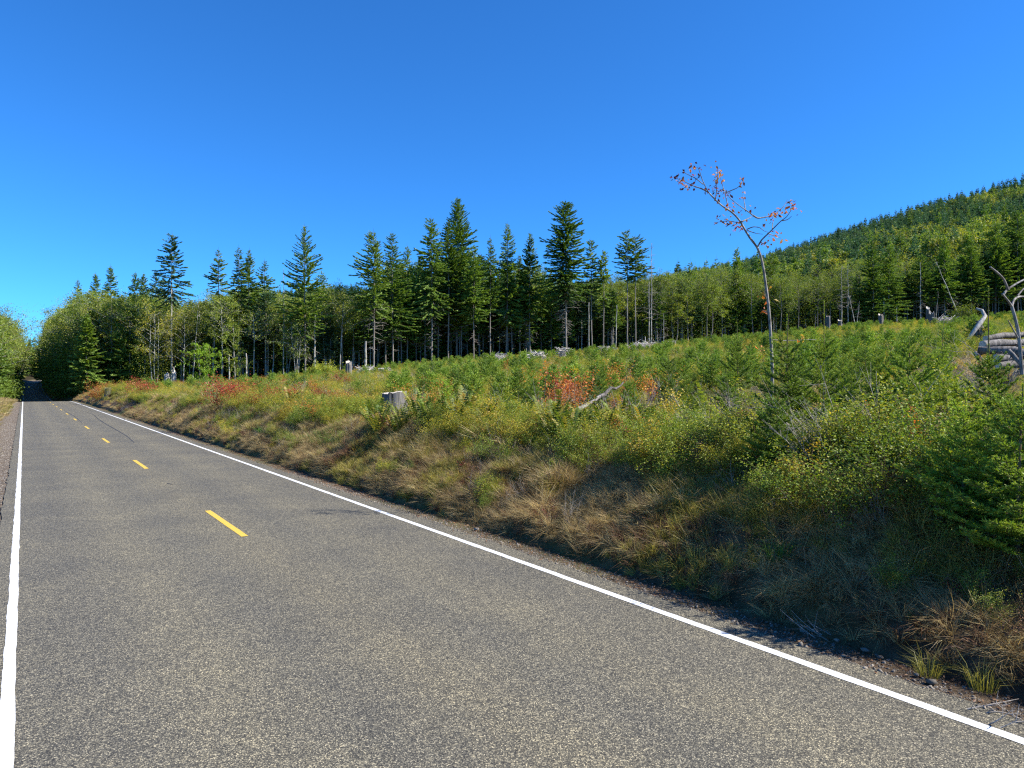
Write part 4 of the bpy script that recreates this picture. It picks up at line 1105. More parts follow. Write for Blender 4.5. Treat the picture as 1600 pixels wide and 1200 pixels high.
def sap_label(u, z, h):
    b = 'close to the bank' if z < 20 else 'halfway up' if z < 33 else 'far up the slope'
    w = size_word(h, 1.15, 1.5)
    return '%s young green fir %s, %s' % (w, land(u), b), '%s young firs %s, %s' % (w, land(u), b)
rng = rs(111); placed = [at(n_[0], n_[2]) for n_ in NEAR]; cnt = 0; tries = 0
while cnt < 235 and tries < 12000:
    tries += 1
    x, y, u = [float(v[0]) for v in pick_uz(rng, 1, 11, 46, -60, 1720)]
    s, t = st(x, y)
    if t < 12.2 + (1.5 if u < 1150 else 0): continue
    if u < 1150 and y < 20 and rng.rand() < .6: continue
    if float(fbm(np.array([x]), np.array([y]), 7, 55, 3)[0]) < .43: continue
    if min([(x - a) ** 2 + (y - b) ** 2 for a, b in placed]) < 1.5: continue
    if u > 1100 and y < 25 and rng.rand() < .75: continue
    # keep the view on the near-right open patch and the log pile free
    if 1370 < u < 1490 and 14 < y < 30 and rng.rand() < .85: continue
    if 1475 < u < 1660 and 9 < y < 31: continue
    placed.append((x, y)); h = rng.uniform(.9, 1.75); sc = h / 2
    lab, grp = sap_label(u, y, h)
    thing('young_fir', SAPN[cnt % 5] if y < 26 else SAPF[cnt % 4], (x, y, gz(x, y)), rng.rand() * 6.28, sc if y < 26 else sc * 1.25, lab, 'young fir', grp)
    cnt += 1
rng = rs(112); x, y, u = pick_uz(rng, 19500, 44, 198, -120, 2150); s, t = st(x, y)
dn = fbm(x, y, 12, 55, 3); keep = (t > 12.5) & (y < np.interp(u, U_E, Z_E) + 1) & (dn + .14 * rng.randn(len(x)) > .48) & (rng.rand(len(x)) < .36)
x, y = x[keep], y[keep]
scatter('young_firs', SAPFm, x, y, ground(x, y), .4 + .85 * rng.rand(len(x)) ** 1.4, 8, 'mass of small green firs covering the upper clearcut', 'young firs', .04)

# --- brush, near ones individually
BR = []
def put_shrub(kind, P, u, z, sc, lab, grp=None, hz=1.0, i=0, name=None):
    x, y = at(u, z); g0 = gz(x, y)
    if isinstance(P[0], tuple): parts = P
    else: parts = P[i % len(P)]
    return thing(name or 'bush', parts, (x, y, g0), i * 2.3 + u, (sc, sc, sc * hz), lab, kind, grp)
G_B = 'bushes along the top of the bank'
HAND = [
 (SH_RED, 352, 40, 1.5, 'bright red bush, left one of the red pair on the bank top', 1.1), (SH_RED, 376, 39, 1.5, 'bright red bush, right one of the red pair on the bank top', 1.0),
 (SH_RED, 222, 70, 1.9, 'rounded dark red bush by the left end of the bank', 1.0), (SH_ORG, 540, 29, .95, 'orange-red bush left of the big stump', .95),
 (SH_RED, 527, 31, .8, 'small red bush behind the orange-red one left of the stump', 1.0),
 (SH_ORG, 878, 22, 1.25, 'orange bush behind the fallen grey branch', 1.1), (SH_RED, 884, 27, 1.1, 'small scarlet bush topping the orange one', 1.1),
 (SH_ORG, 908, 24.5, .9, 'reddish bush right of the orange one, by the fallen branch', 1.0), (SH_ORG, 974, 21, .5, 'thin upright coral-red shrub in the middle of the slope', 1.5),
 (SH_YEL, 1036, 17.0, 1.15, 'bright yellow bush in the middle of the bank top', 1.2), (SH_YEL, 1262, 9.6, .8, 'yellow-green maple bush under the low dense fir', .9),
 (SH_ORG, 1408, 11.5, .75, 'flat orange bush in the right-hand brush', .45), (SH_YEL, 1425, 10.6, .8, 'yellow bush below the flat orange one', .6),
 (SH_ORG, 150, 92, 2.4, 'orange-tinged wide bush at the far left of the bank', 1.0), (SH_YG, 168, 86, 2.2, 'olive bush behind the small grey stump', 1.0),
 (SH_YG, 196, 84, 2.0, 'yellow-green bush left of the rounded dark red bush', 1.0), (SH_YG, 262, 70, 1.5, 'yellow bush in front of the two pale stumps', .9),
 (SH_GREEN, 430, 45, 1.6, 'green bush right of the red pair', 1.0), (SH_YG, 392, 36, 1.4, 'yellowish bush on the brow below the red pair', .8),
 (SH_CRIM, 833, 16.6, .9, 'dark crimson bush on the grassy bank', 1.0), (SH_CRIM, 1510, 7.3, .5, 'low reddish plant in the shade of the right bank', .8),
 (SH_YG, 735, 20, 1.1, 'olive bush right of the ferns at the big stump', .8), (SH_YG, 770, 22, 1.1, 'yellow-speckled bush in the middle of the bank top', .9),
 (SH_YG, 1090, 14.5, 1.1, 'yellowing bush over the shaded hollow of the bank', .9), (SH_GREEN, 1125, 13.6, 1.1, 'green bush over the shaded hollow of the bank', .9),
 (SH_GREEN, 1180, 11.6, 1.25, 'dark green bush left of the low dense fir', .9), (SH_YG, 1320, 10.6, 1.2, 'yellow bush among the bleached twigs', 1.0),
 (SH_GREEN, 1372, 9.8, 1.25, 'full green bush right of the bleached twigs', 1.0), (SH_GREEN, 1300, 9.0, 1.1, 'shaded green bush low on the brow below the bleached twigs', .9),
 (SH_GREEN, 1440, 8.9, 1.05, 'large dark green bush on the right brow', 1.1), (SH_GREEN, 1465, 9.7, 1.2, 'second green bush behind the large dark green one', 1.15),
 (SH_GREEN, 1520, 8.8, 1.0, 'deep green bush below the broad dark fir', 1.1), (SH_GREEN, 1585, 8.2, .95, 'deep green bush at the right border', 1.1),
 (SH_GREEN, 1380, 8.6, 1.1, 'dark bush overhanging the right bank', .9), (SH_GREEN, 1235, 9.6, .95, 'dark leafy bush in the hollow under the yellow-green maple bush', .8),
 (SH_GREEN, 1650, 8.2, 1.1, 'deep green bush just outside the right border', 1.1),
]
for i, (P, u, z, sc, lab, hz) in enumerate(HAND):
    put_shrub('bush', P, u, z, sc, lab, None, hz, i)
rng = rs(120); cnt = 0
KN = [('green', SH_GREEN), ('yellow-green', SH_YG), ('yellow', SH_YEL), ('orange', SH_ORG), ('red', SH_RED), ('brown', SH_BROWN)]
PR = {'l': [.30, .36, .08, .10, .09, .07], 'm': [.30, .40, .11, .04, .03, .12], 'r': [.36, .40, .13, .04, .0, .07]}
while cnt < 250:
    x, y, u = [float(v[0]) for v in pick_uz(rng, 1, 8.5, 48, -60, 1720)]
    s, t = st(x, y)
    brow = t < 12.5
    if t < 9.3 or (not brow and rng.rand() < .35): continue
    if 1385 < u < 1490 and 13 < y < 24: continue
    if t > 12 and 1500 < u < 1640 and 13 < y < 30: continue
    zn = 'l' if u < 560 else 'm' if u < 1050 else 'r'
    kn, P = KN[rng.choice(6, p=PR[zn])]
    sc = rng.uniform(.45, .95) * (1.0 if y < 25 else 1.2); hz = rng.uniform(.6, 1.0)
    b = 'on the brow' if brow else 'well inside' if y < 25 else 'far up'
    w = size_word(sc * hz, .45, .75)
    put_shrub('bush', P, u, y, sc, '%s %s bush %s, %s' % (w, kn, land(u), b), '%s %s bushes %s, %s' % (w, kn, land(u), b), hz, cnt)
    cnt += 1
# far and in-between undergrowth
UG = [merge_parts(p, 'under') for p in (SH_GREEN[0], SH_GREEN[1], SH_YG[0], SH_YG[1], SH_YEL[0], SH_ORG[0], SH_RED[0], SH_BROWN[0])]
rng = rs(121); x, y, u = pick_uz(rng, 25500, 7, 190, -120, 2400); s, t = st(x, y)
keep = (t > 9.3) & (y < np.interp(u, U_E, Z_E) + 4) & (rng.rand(len(x)) < np.where(y < 50, 1, .75)) & ~((u > 1390) & (u < 1485) & (y > 13) & (y < 24) & (t > 12))
x, y, u = x[keep], y[keep], u[keep]; nz = fbm(x, y, 9, 61, 3) + .15 * rng.randn(len(x)) + .04
idx = np.select([nz < .36, nz < .44, nz < .52, nz < .60, nz < .65, nz < .70, nz < .72], [0, 1, 2, 3, 4, 7, 5], 3)
idx = np.where((idx == 5) & (u > 1100), 3, idx)
red = (nz > .86) & (u < 560)
idx = np.where((idx == 5) & (rng.rand(len(x)) < .6), 3, idx); idx = np.where(red, 6, idx)
# a thick fringe of brush along the brow
s2 = rng.uniform(-8, 120, 3550); t2 = rng.uniform(9.0, 11.8, 3550) + .7 * (fbm(s2, s2 * 0, 4, 64, 2) - .5) * 2; x2, y2 = xy(s2, t2); u2 = upix(x2, np.maximum(y2, .5))
k2 = (y2 > 2) & (u2 > 90) & (fbm(s2, t2, 2.0, 65, 2) > .53); x2, y2 = x2[k2], y2[k2]; n2 = fbm(x2, y2, 3, 66, 3) + .16 * rng.randn(len(x2))
i2 = np.select([n2 < .40, n2 < .50, n2 < .57, n2 < .61, n2 < .70], [0, 2, 3, 4, 7], 1)
rt = upix(x2, y2) > 1050; i2 = np.where(rt & (i2 == 3), 1, np.where(rt & (i2 == 4), 0, i2))
x = np.concatenate([x, x2]); y = np.concatenate([y, y2]); idx = np.concatenate([idx, i2])
fr = np.arange(len(x)) >= len(x) - len(x2)
ok = ~((np.abs(upix(x, y) - 614) < 32) & (y > 15) & (y < 24.3)); x, y, idx, fr = x[ok], y[ok], idx[ok], fr[ok]   # the stump stands clear
scatter('undergrowth', UG, x, y, ground(x, y) - .03, np.where(fr, rng.uniform(.4, .95, len(x)), rng.uniform(.35, .8, len(x)) * np.where(y < 30, .72, 1.6)), 9, 'knee-high mixed brush of green, yellow and rusty leaves covering the clearcut', 'undergrowth', .1, idx)
# rough grass between the brush
rng = rs(122); x, y, u = pick_uz(rng, 23000, 6, 120, -120, 2400); s, t = st(x, y)
keep = (t > 9.2) & (y < np.interp(u, U_E, Z_E)); x, y, u = x[keep], y[keep], u[keep]
nz = fbm(x, y, 9, 71, 3) + .1 * rng.randn(len(x)); tan = (u > 1350) & (y > 13) & (y < 30)
idx = np.where((nz > .5) | tan, rng.randint(0, 3, len(x)), 3 + rng.randint(0, 2, len(x)))
scatter('rough_grass', DRYF + OLVF, x, y, ground(x, y) - .02, np.where(y < 30, rng.uniform(.45, .9, len(x)), rng.uniform(.8, 1.3, len(x))), 10, 'rough tan and olive grass between the brush', 'grass', .12, idx)
# bank grass
rng = rs(123); n = 15000
s = np.concatenate([rng.uniform(-9, 30, int(n * 1.08)), rng.uniform(30, 70, 6000), rng.uniform(70, 150, 4500)]); t = rng.uniform(7.3, 10.4, len(s))
x, y = xy(s, t); u = upix(x, np.maximum(y, .5)); keep = (y > 2) & (u > -60)
cl = fbm(x, y, 1.0, 81, 2); keep &= (cl > .50 + .02 * (s > 30)) & ((t > 8.0) | (rng.rand(len(s)) < .55)); x, y, s, t = x[keep], y[keep], s[keep], t[keep]
nz = fbm(x, y, 3.5, 82, 3) + .12 * rng.randn(len(x))
idx = np.select([t < 7.95, nz < .44, nz < .62], [9, 4, 0], 0)
r3 = rng.randint(0, 3, len(x)); idx = np.where(idx == 9, 9 + r3, np.where(idx == 4, 4 + r3, r3 + (rng.rand(len(x)) < .3)))
idx = np.where((nz > .74) & (t > 8), 7, idx)
br = fbm(x, y, 1.7, 83, 3) + .08 * rng.randn(len(x)) > .66; idx = np.where(br, 12 + r3 % 2, idx)
scatter('bank_grass', DRY + OLV + GRN + THATCH + BRN, x, y, ground(x, y) - .01, rng.uniform(.45, 1.0, len(x)) * (.5 + 1.5 * np.clip(fbm(x, y, .8, 86, 2) - .25, 0, 1)) * 1.15, 11, 'dry tan and olive grass tufts matted over the roadside bank', 'grass', .3, idx)
rng = rs(128); s = np.concatenate([rng.uniform(-6, 26, 6500), rng.uniform(26, 70, 3500)]); t = rng.uniform(7.15, 9.6, len(s)); x, y = xy(s, t); u = upix(x, np.maximum(y, .5)); keep = (y > 2)
x, y = x[keep], y[keep]; c3 = fbm(x, y, 2.0, 84, 3) + .1 * rng.randn(len(x)); r3 = rng.randint(0, 2, len(x))
scatter('thatch', THATCH[:2] + BRN + OLV[:1], x, y, ground(x, y) - .02, rng.uniform(.45, .95, len(x)), 18, 'low matted dead grass lying on the steep bank', 'grass', .55, np.where(c3 < .54, r3, np.where(c3 < .62, 2 + r3, 4)))
rng = rs(129); s = np.concatenate([rng.uniform(-4, 40, 700), rng.uniform(40, 120, 500)]); t = rng.uniform(7.5, 10, len(s)); x, y = xy(s, t); keep = (y > 4) & (fbm(x, y, 2.5, 87, 2) > .42); x, y = x[keep], y[keep]
scatter('bank_weeds', [UG[0], UG[2], UG[7], merge_parts(SH_CRIM[0], 'crimson_weed'), STK[0], STK[1]], x, y, ground(x, y) - .02, rng.uniform(.22, .6, len(x)), 19, 'small weeds, seedlings and dead stalks scattered over the roadside bank', 'weeds', .25, rng.choice(6, len(x), p=[.2, .18, .2, .08, .18, .16]))
# left verge
rng = rs(124); n = 5000; s = rng.uniform(20, 170, n); t = rng.uniform(-11, -1.1, n); x, y = xy(s, t); keep = (t < -1.6 + .5 * rng.randn(n)) & (y > 20); x, y = x[keep], y[keep]
scatter('verge_grass', DRYF + OLVF, x, y, ground(x, y), rng.uniform(.6, 1.2, len(x)), 12, 'dry yellow grass on the left verge', 'grass', .1)

# --- ferns, individually
FU = [(596, 21.4), (607, 20.4), (628, 20.6), (648, 21.6), (580, 22.4), (586, 21.2), (655, 22.8), (655, 20.6), (672, 20.2), (692, 19.8), (715, 19.4), (742, 19.0), (664, 21.0), (760, 18.6), (702, 20.6), (728, 20.2), (780, 18.4), (855, 16.4), (862, 16.0), (880, 16.2), (902, 15.9), (924, 15.8), (945, 16.0), (893, 15.4), (870, 17), (912, 16.8), (935, 16.6),
      (965, 17.6), (985, 16.6), (470, 31), (440, 34), (500, 29), (455, 32), (410, 36), (820, 19), (800, 19.5), (1010, 16.2), (1120, 14), (1060, 15)]
for i, (u, z) in enumerate(FU):
    x, y = at(u, z); s, t = st(x, y)
    if t < 8.7: x, y = xy(s, 8.7 + .15 * (i % 5))
    where = 'at the foot of the big stump' if u < 660 and u > 560 else 'on the brow right of the big stump' if u < 830 and u > 560 else 'on the brow left of the bright yellow bush' if u < 1000 and u > 560 else 'on the brow under the yellow bush' if u > 560 else 'on the brow left of the big stump'
    o = link('sword_fern', FERN[i % 4]); o.location = (x, y, gz(x, y)); o.rotation_euler = (0, 0, i * 1.3); k = .8 + .35 * rs(i).rand(); o.scale = (k, k, k * 1.15)
    tagp(o, 'yellowing upright fern clump ' + where, 'fern', 'fern clumps ' + where)
for i, (u, z) in enumerate([(590, 22.0), (612, 21.0), (603, 21.4)]):
    x, y = at(u, z); o = link('sword_fern', FERN_BR); o.location = (x, y, gz(x, y)); o.rotation_euler = (0, 0, i * 2.1); o.scale = (.8,) * 3
    tagp(o, 'withered brown fern drooping below the big stump', 'fern', 'withered ferns below the stump')
for i, (u, z, sc, lab) in enumerate([(530, 22.8, 1.7, 'bright green grass tuft low on the bank left of the ferns'), (548, 24.0, 1.3, 'smaller green grass tuft above the bright one'),
      (1215, 8.8, 1.2, 'green grass tuft at the shaded foot of the right bank'), (1450, 6.6, .9, 'spiky olive grass tuft left of the dead sticks at the road edge'), (1535, 6.3, .95, 'spiky olive grass tuft nearest the road at the right'),
      (410, 28.5, 1.5, 'green grass tuft by the white line at the left bank'), (1045, 10.9, .9, 'green grass tuft on the sunny swelling of the bank')]):
    x, y = at(u, z); o = link('grass_tuft', GRN[i % 2] if i not in (3, 4) else OLV[i % 2]); o.location = (x, y, gz(x, y)); o.scale = (sc,) * 3; tagp(o, lab, 'grass tuft')

# --- lime green maple and round bush at the forest edge
x, y = at(318, 122); z0 = gz(x, y)
thing('maple_tree', broadleaf(820, 7.6, 2.3, nleaf=3600, leaf=.26, cb=.12, low=.6, stems=3, mats=(M_TWIG_BROWN, M_LIME), airy=.2), (x, y, z0), 0, 1, 'small bright lime green maple at the forest edge, left', 'maple tree')
x, y = at(507, 112); z0 = gz(x, y)
thing('bush', shrub(821, 2.6, 2.6, 5000, .17, M_GREEN, nstem=40, stemr=.02), (x, y, z0), 0, 1, 'rounded green bush at the forest edge right of the upswept fir', 'bush')
x, y = at(1505, 120); z0 = gz(x, y)
thing('bush', shrub(822, 3.6, 2.0, 3000, .18, M_GREEN, nstem=26, stemr=.02), (x, y, z0), 0, 1, 'pale green bush at the foot of the slanting white trunk', 'bush')

# --- bleached dead twigs
for i, (u, z, H, n, lean, lab) in enumerate([
  (1330, 10.6, 1.7, 16, (-.75, .1), 'fan of bleached dead twigs leaning left in the right-hand brush'), (1292, 10.3, 1.3, 12, (-.8, 0), 'bleached twigs low in front of the young fir'),
  (1395, 10.4, 1.6, 9, (-.4, 0), 'sparse pale twigs rising right of the main fan'), (1180, 12.5, 1.3, 10, (-.5, 0), 'thin pale twigs left of the slender leaning tree'),
  (1110, 14.2, 1.3, 10, (-.5, .1), 'curved pale twigs above the shaded hollow'), (990, 17.4, 1.5, 10, (.1, .1), 'upright grey twigs behind the bright yellow bush'),
  (862, 19.0, 1.5, 12, (-.3, .1), 'spray of grey twigs below the orange bush'), (955, 18.6, 1.2, 10, (-.2, .1), 'grey weed stalks by the end of the fallen branch'),
  (640, 27, 1.4, 14, (.1, .1), 'dry weed stalks right behind the big stump'), (745, 24, 1.2, 12, (0, 0), 'dry grey stalks in the middle of the slope'),
  (460, 38, 1.6, 12, (.1, 0), 'pale weed stalks left of the orange-red bush'), (330, 44, 1.8, 12, (.2, 0), 'pale stems in front of the left red bush'),
  (1210, 14.6, 1.5, 8, (-.9, 0), 'thin curved twig arching left behind the leaning tree'), (1560, 17, 2.0, 9, (-.6, .1), 'pale twigs standing in front of the log pile'),
  (1040, 20, 1.4, 10, (-.2, .1), 'thin grey stalks above the bright yellow bush')]):
    x, y = at(u, z); o = link('dead_twigs', bare_sticks(830 + i, H, n, lean, .007)); o.location = (x, y, gz(x, y)); tagp(o, lab, 'dead twigs')
rng = rs(125); x, y, u = pick_uz(rng, 1500, 13, 90, -60, 1700); s, t = st(x, y); keep = t > 11; x, y = x[keep], y[keep]
scatter('weed_stalks', STK, x, y, ground(x, y), rng.uniform(.5, 1.1, len(x)), 13, 'scattered thin pale weed stalks and twigs sticking out of the brush', 'dead stalks', .25)

# ------------------------------------------------------------------ stumps
def stump(seed, H, R, flare=1.5, slant=.06, mat=M_WOOD, ragged=.05, n=28, spike=0):
    rng = rs(seed); g = Geo(); gt = Geo()
    th = np.linspace(0, 2 * PI, n, endpoint=False); hs = np.array([-.3, 0, .12, .3, .55, .8, 1.0]) * H
    rid = 1 + .07 * rng.randn(n) + .09 * np.sin(th * 5 + rng.rand() * 6) * 1
    V = []
    for h in hs:
        q = max(h, 0) / H; rr = R * (1 + (flare - 1) * (1 - q) ** 3 * (1 + .5 * np.sin(th * 4 + 1))) * (1 + (rid - 1) * (1.3 - .4 * q)) * (1 + .015 * rng.randn(n))
        top = h + (slant * R * np.cos(th - .4) * 2 + ragged * rng.randn(n) + spike * np.maximum(0, np.cos(th - 2)) ** 6) * (q >= 1)
        V.append(np.stack([np.cos(th) * rr, np.sin(th) * rr, top], 1))
    m = len(hs); VV = np.concatenate(V); i = np.arange(m - 1)[:, None] * n; j = np.arange(n)[None]; k = (j + 1) % n
    g.add(VV, np.stack([i + j, i + k, i + k + n, i + j + n], -1).reshape(-1, 4))
    T = V[-1]; c = T.mean(0); ring = []
    for q in (1, .7, .35): ring.append(c + (T - c) * q + np.array([0, 0, -.02 * (1 - q)]) + np.stack([0 * th, 0 * th, .012 * rng.randn(n)], 1) * (q < 1))
    RR = np.concatenate(ring + [c[None]]); f = []
    for a in range(2):
        for b in range(n): f.append([a * n + b, a * n + (b + 1) % n, (a + 1) * n + (b + 1) % n, (a + 1) * n + b])
    gt.add(RR + [0, 0, .002], np.array(f)); gt.add(RR[2 * n:] + [0, 0, .002], np.array([[b, (b + 1) % n, n] for b in range(n)]))
    return [('bark', g.mesh('bark', [mat], False)), ('cut_top', gt.mesh('cut_top', [M_WOODCUT]))]
M_PALEWOOD = bark_mat('pale_broken_wood', (.18, .165, .15), (.45, .42, .38), 8, .12, bump=.8)
M_STUMP = bark_mat('stump_wood', (.022, .022, .022), (.22, .205, .19), 16, .06, bump=1.0)
M_SNAG = bark_mat('snag_bark', (.07, .06, .05), (.34, .31, .28), 7, .3)
M_SLASH = bark_mat('sun_bleached_slash', (.26, .23, .20), (.60, .56, .50), 9, .3)
M_DARKWOOD = bark_mat('dark_root_wood', (.05, .042, .036), (.20, .18, .16), 8, .5, bump=.9)
for u, vt, z, R, fl, mt, rg, sp, lab in [
   (616, 613, 24.3, .39, 1.35, M_STUMP, .015, 0, 'big weathered grey stump with a flat cut top on the brow of the bank'),
   (545, 567, 104, .40, 1.45, M_WOOD, .16, .45, 'pale jagged stump in front of the forest right of the rounded green bush'),
   (261, 586, 122, .42, 1.4, M_PALEWOOD, .15, .5, 'left one of two pale broken stumps under the open-crowned fir'),
   (272, 583, 121, .32, 1.5, M_PALEWOOD, .15, .9, 'right one of two pale broken stumps under the open-crowned fir'),
   (169, 606, 88, .35, 1.2, M_WOOD, .03, 0, 'small round grey stump on the far left of the bank'),
   (1049, 533, 118, .6, 1.3, M_WOOD, .04, 0, 'low grey stump near the slash heap in the middle of the forest edge'),
   (1294, 494, 140, .36, 1.25, M_WOOD, .05, 0, 'grey stump with vertical sides below the olive alders'),
   (1376, 492, 150, .45, 1.6, M_DARKWOOD, .15, .2, 'dark squat stump in front of the right-hand forest edge'),
   (1456, 490, 120, .4, 1.8, M_DARKWOOD, .25, .6, 'dark ragged stump left of the tilted root wad'),
   (1450, 482, 160, .35, 1.8, M_WOOD, .25, .6, 'grey ragged stump at the forest edge under the broad fir'),
   (1312, 501, 168, .4, 1.3, M_WOOD, .1, .3, 'tiny grey stump right behind the one below the olive alders')]:
    x, y = at(u, z); g0 = gz(x, y); H = max(.5, elev(vt, z) - g0)
    if z > 80: H = max(H, R * 1.3)
    thing('tree_stump', stump(int(u), H, R, fl, .05, mt, rg, spike=sp), (x, y, g0), 0, 1, lab, 'tree stump')

# ------------------------------------------------------------------ logs, snag and slash
def log(name, p0, p1, r0, r1, mat, label, cat='log', seed=0, stubs=0, bendamt=.10, group=None):
    rng = rs(seed); p0 = np.array(p0, float); p1 = np.array(p1, float); q = np.linspace(0, 1, 7)[:, None]
    L = np.linalg.norm(p1 - p0); c = (p0 + p1) / 2
    P = p0 + (p1 - p0) * q - c + rng.randn(7, 3) * bendamt * L * .15 * np.sin(q * PI)
    g = Geo(); tube(g, P, np.linspace(r0, r1, 7), 9, 0, .5, False, .2, rng)
    ge = Geo(); d = unit(P[1] - P[0]); A, B = frame(d[None]); A, B = A[0], B[0]
    th = np.arange(9) * 2 * PI / 9
    for pt, rr, sg in ((P[0], r0 * .97, -1), (P[-1], r1 * .97, 1)):
        V = [pt + d * sg * .004 + rr * (math.cos(a) * A + math.sin(a) * B) for a in th] + [pt + d * sg * .012]
        ge.add(V, np.array([[i, (i + 1) % 9, 9] for i in range(9)]))
    for k in range(stubs):
        b = P[rng.randint(1, 6)]; e = b + rdir(rng, 1)[0] * rng.uniform(.15, .5); segs(g, [b], [e], r1 * .35, r1 * .15)
    e = empty(name, tuple(c)); link('bark', g.mesh('bark', [mat], True), e); link('cut_end', ge.mesh('cut_end', [M_WOODCUT]), e)
    return tagp(e, label, cat, group)
def W(u, v, z): return ((u - 800) / F_PX * z, z, elev(v, z))
LG = [((1535, 538, 24.5), (1680, 522, 27), .13, .10, M_WOOD, 'topmost long grey log of the pile at the right'),
 ((1528, 546, 23.6), (1640, 556, 22.6), .12, .14, M_WOOD, 'second grey log of the pile, sloping down right'),
 ((1540, 529, 27.5), (1690, 510, 30), .12, .10, M_DARKWOOD, 'darker thin log at the back of the pile'),
 ((1555, 560, 22.8), (1700, 548, 24.5), .14, .12, M_WOOD, 'pale cracked log in the middle of the pile'),
 ((1524, 553, 25.0), (1600, 538, 26), .09, .07, M_DARKWOOD, 'short brown log poking out left of the pile'),
 ((1560, 572, 21.8), (1660, 560, 22.4), .13, .12, M_DARKWOOD, 'dark log at the bottom of the pile'),
 ((1575, 548, 21.6), (1612, 585, 21.0), .07, .05, M_WOOD, 'thin grey log leaning on the front of the pile'),
 ((1545, 566, 23.9), (1606, 550, 23.2), .08, .08, M_PALEWOOD, 'short whitish log wedged in the pile')]
for i, (a, b, r0, r1, mt, lab) in enumerate(LG):
    log('log', W(*a), W(*b), r0, r1, mt, lab, 'log', 850 + i, 5, group='logs of the pile at the right')
log('fallen_branch', W(903, 640, 20.5), W(938, 619, 21.5), .065, .045, M_SNAG, 'grey fallen branch lying slanted in the middle of the brush', 'branch', 870, 3)
log('fallen_branch', W(938, 619, 21.5), W(974, 597, 22.5), .06, .02, M_DARKWOOD, 'dark curved branch end continuing the fallen grey branch', 'branch', 871, 2, .2)
# root wad with a white root
x, y = at(1528, 45); g0 = gz(x, y)
g = Geo(); r_ = rs(880); c0 = np.array([0, 0, .5])
for k in range(16):
    d = rdir(r_, 1)[0] * [.7, .5, .75]; d[2] = abs(d[2]) * .9
    tube(g, bezier(c0, c0 + d * .6, c0 + d * 1.15 + r_.randn(3) * .25, 5), np.linspace(.26, .06, 5), 6, 0, .5, True, .2, r_)
tube(g, np.array([[.1, 0, -.3], [.1, 0, .4], [.0, 0, 1.1], [-.05, 0, 1.75]]), [.5, .46, .36, .12], 9, 0, .5, True, .25, r_)
g2 = Geo(); pts = np.array([W(1512, 531, 44), W(1522, 517, 44), W(1533, 503, 44.2), W(1539, 494, 44.5), W(1534, 485, 44.8), W(1525, 482, 45)]) - np.array([x, y, g0])
tube(g2, pts, [.10, .12, .14, .12, .10, .07], 8, 0, .5, True, .08, r_)
thing('root_wad', [('roots', g.mesh('roots', [M_WOOD], True)), ('pale_root', g2.mesh('pale_root', [M_PALEWOOD], True))], (x, y, g0), 0, 1, 'upturned blue-grey root wad with one white curved root', 'root wad')
# forked bare snag in front of the pile
def tree_from_px(name, lines, zc, mat, label, cat, base, leafs=None, sides=7):
    b = np.array(W(*base, zc)); e = empty(name, tuple(b))
    for i, (pn, pts, r0, r1, dz) in enumerate(lines):
        P = np.array([W(u, v, zc + dz * (j / max(1, len(pts) - 1))) for j, (u, v) in enumerate(pts)]) - b
        k = np.linspace(0, len(P) - 1, (len(P) - 1) * 4 + 1); P = np.stack([np.interp(k, np.arange(len(P)), P[:, c]) for c in range(3)], 1)
        for _ in range(2): P[1:-1] = (P[:-2] + P[2:] + 2 * P[1:-1]) / 4
        g = Geo(); tube(g, P, np.linspace(r0, r1, len(P)), sides, 0, .5, True, .06, rs(i))
        link(pn, g.mesh(pn, [mat], True), e)
    return tagp(e, label, cat), b
tree_from_px('forked_snag', [
  ('trunk', [(1597, 585), (1595, 560), (1592, 525), (1588, 503), (1581, 479)], .042, .034, 0),
  ('branch', [(1581, 479), (1575, 470), (1566, 459)], .028, .02, -.3), ('branch', [(1581, 479), (1584, 468), (1592, 463), (1606, 464)], .028, .02, .4),
  ('branch', [(1567, 461), (1574, 452), (1590, 442), (1606, 434)], .028, .018, .3), ('branch', [(1575, 453), (1569, 437), (1560, 427), (1547, 417)], .028, .02, -.4),
  ('branch', [(1590, 462), (1598, 452), (1606, 447)], .02, .014, .2), ('branch', [(1592, 530), (1583, 515), (1575, 500)], .02, .01, -.2)],
  16.5, M_SNAG, 'bleached forked snag with crooked arms rising before the log pile', 'dead tree', (1597, 585))
def slash(u, z, wpx, hpx, seed, label):
    x, y = at(u, z); g0 = gz(x, y); rng = rs(seed); g = Geo(); w = wpx * z / F_PX / 2; h = hpx * z / F_PX
    n = 70; az = rng.rand(n) * 2 * PI; c = np.stack([rng.randn(n) * w * .45, rng.randn(n) * w * .4, .15 + .75 + rng.rand(n) * h * .9], 1)
    d = unit(np.stack([np.cos(az), np.sin(az) * .8, rng.randn(n) * .35], 1)) * (w * rng.uniform(.25, .8, n))[:, None]
    rr = rng.uniform(.02, .075, n); segs(g, c - d, c + d + rng.randn(n, 3) * .1, rr, rr * .5)
    o = link('slash_pile', g.mesh('slash_pile', [M_SLASH])); o.location = (x, y, g0); tagp(o, label, 'brush pile')
for i, (u, z, w, h, lab) in enumerate([(841, 88, 26, 12, 'grey slash heap, left of two at mid clearcut'), (881, 84, 26, 14, 'grey slash heap, right of two at mid clearcut'), (1012, 108, 48, 12, 'wide low slash heap under the tall grey dead tree'),
     (950, 112, 24, 8, 'small slash heap under the airy firs'), (783, 92, 26, 12, 'slash heap in the brush below the hemlock'), (573, 84, 26, 9, 'low slash heap left of and above the big stump'), (602, 92, 14, 6, 'tiny slash heap just above the big stump'),
     (1003, 118, 22, 9, 'slash heap behind the wide low one'), (822, 70, 16, 8, 'loose pale sticks nearer than the two slash heaps'), (1475, 95, 30, 12, 'slash tangle left of the root wad')]):
    slash(u, z, w, h, 890 + i, lab)
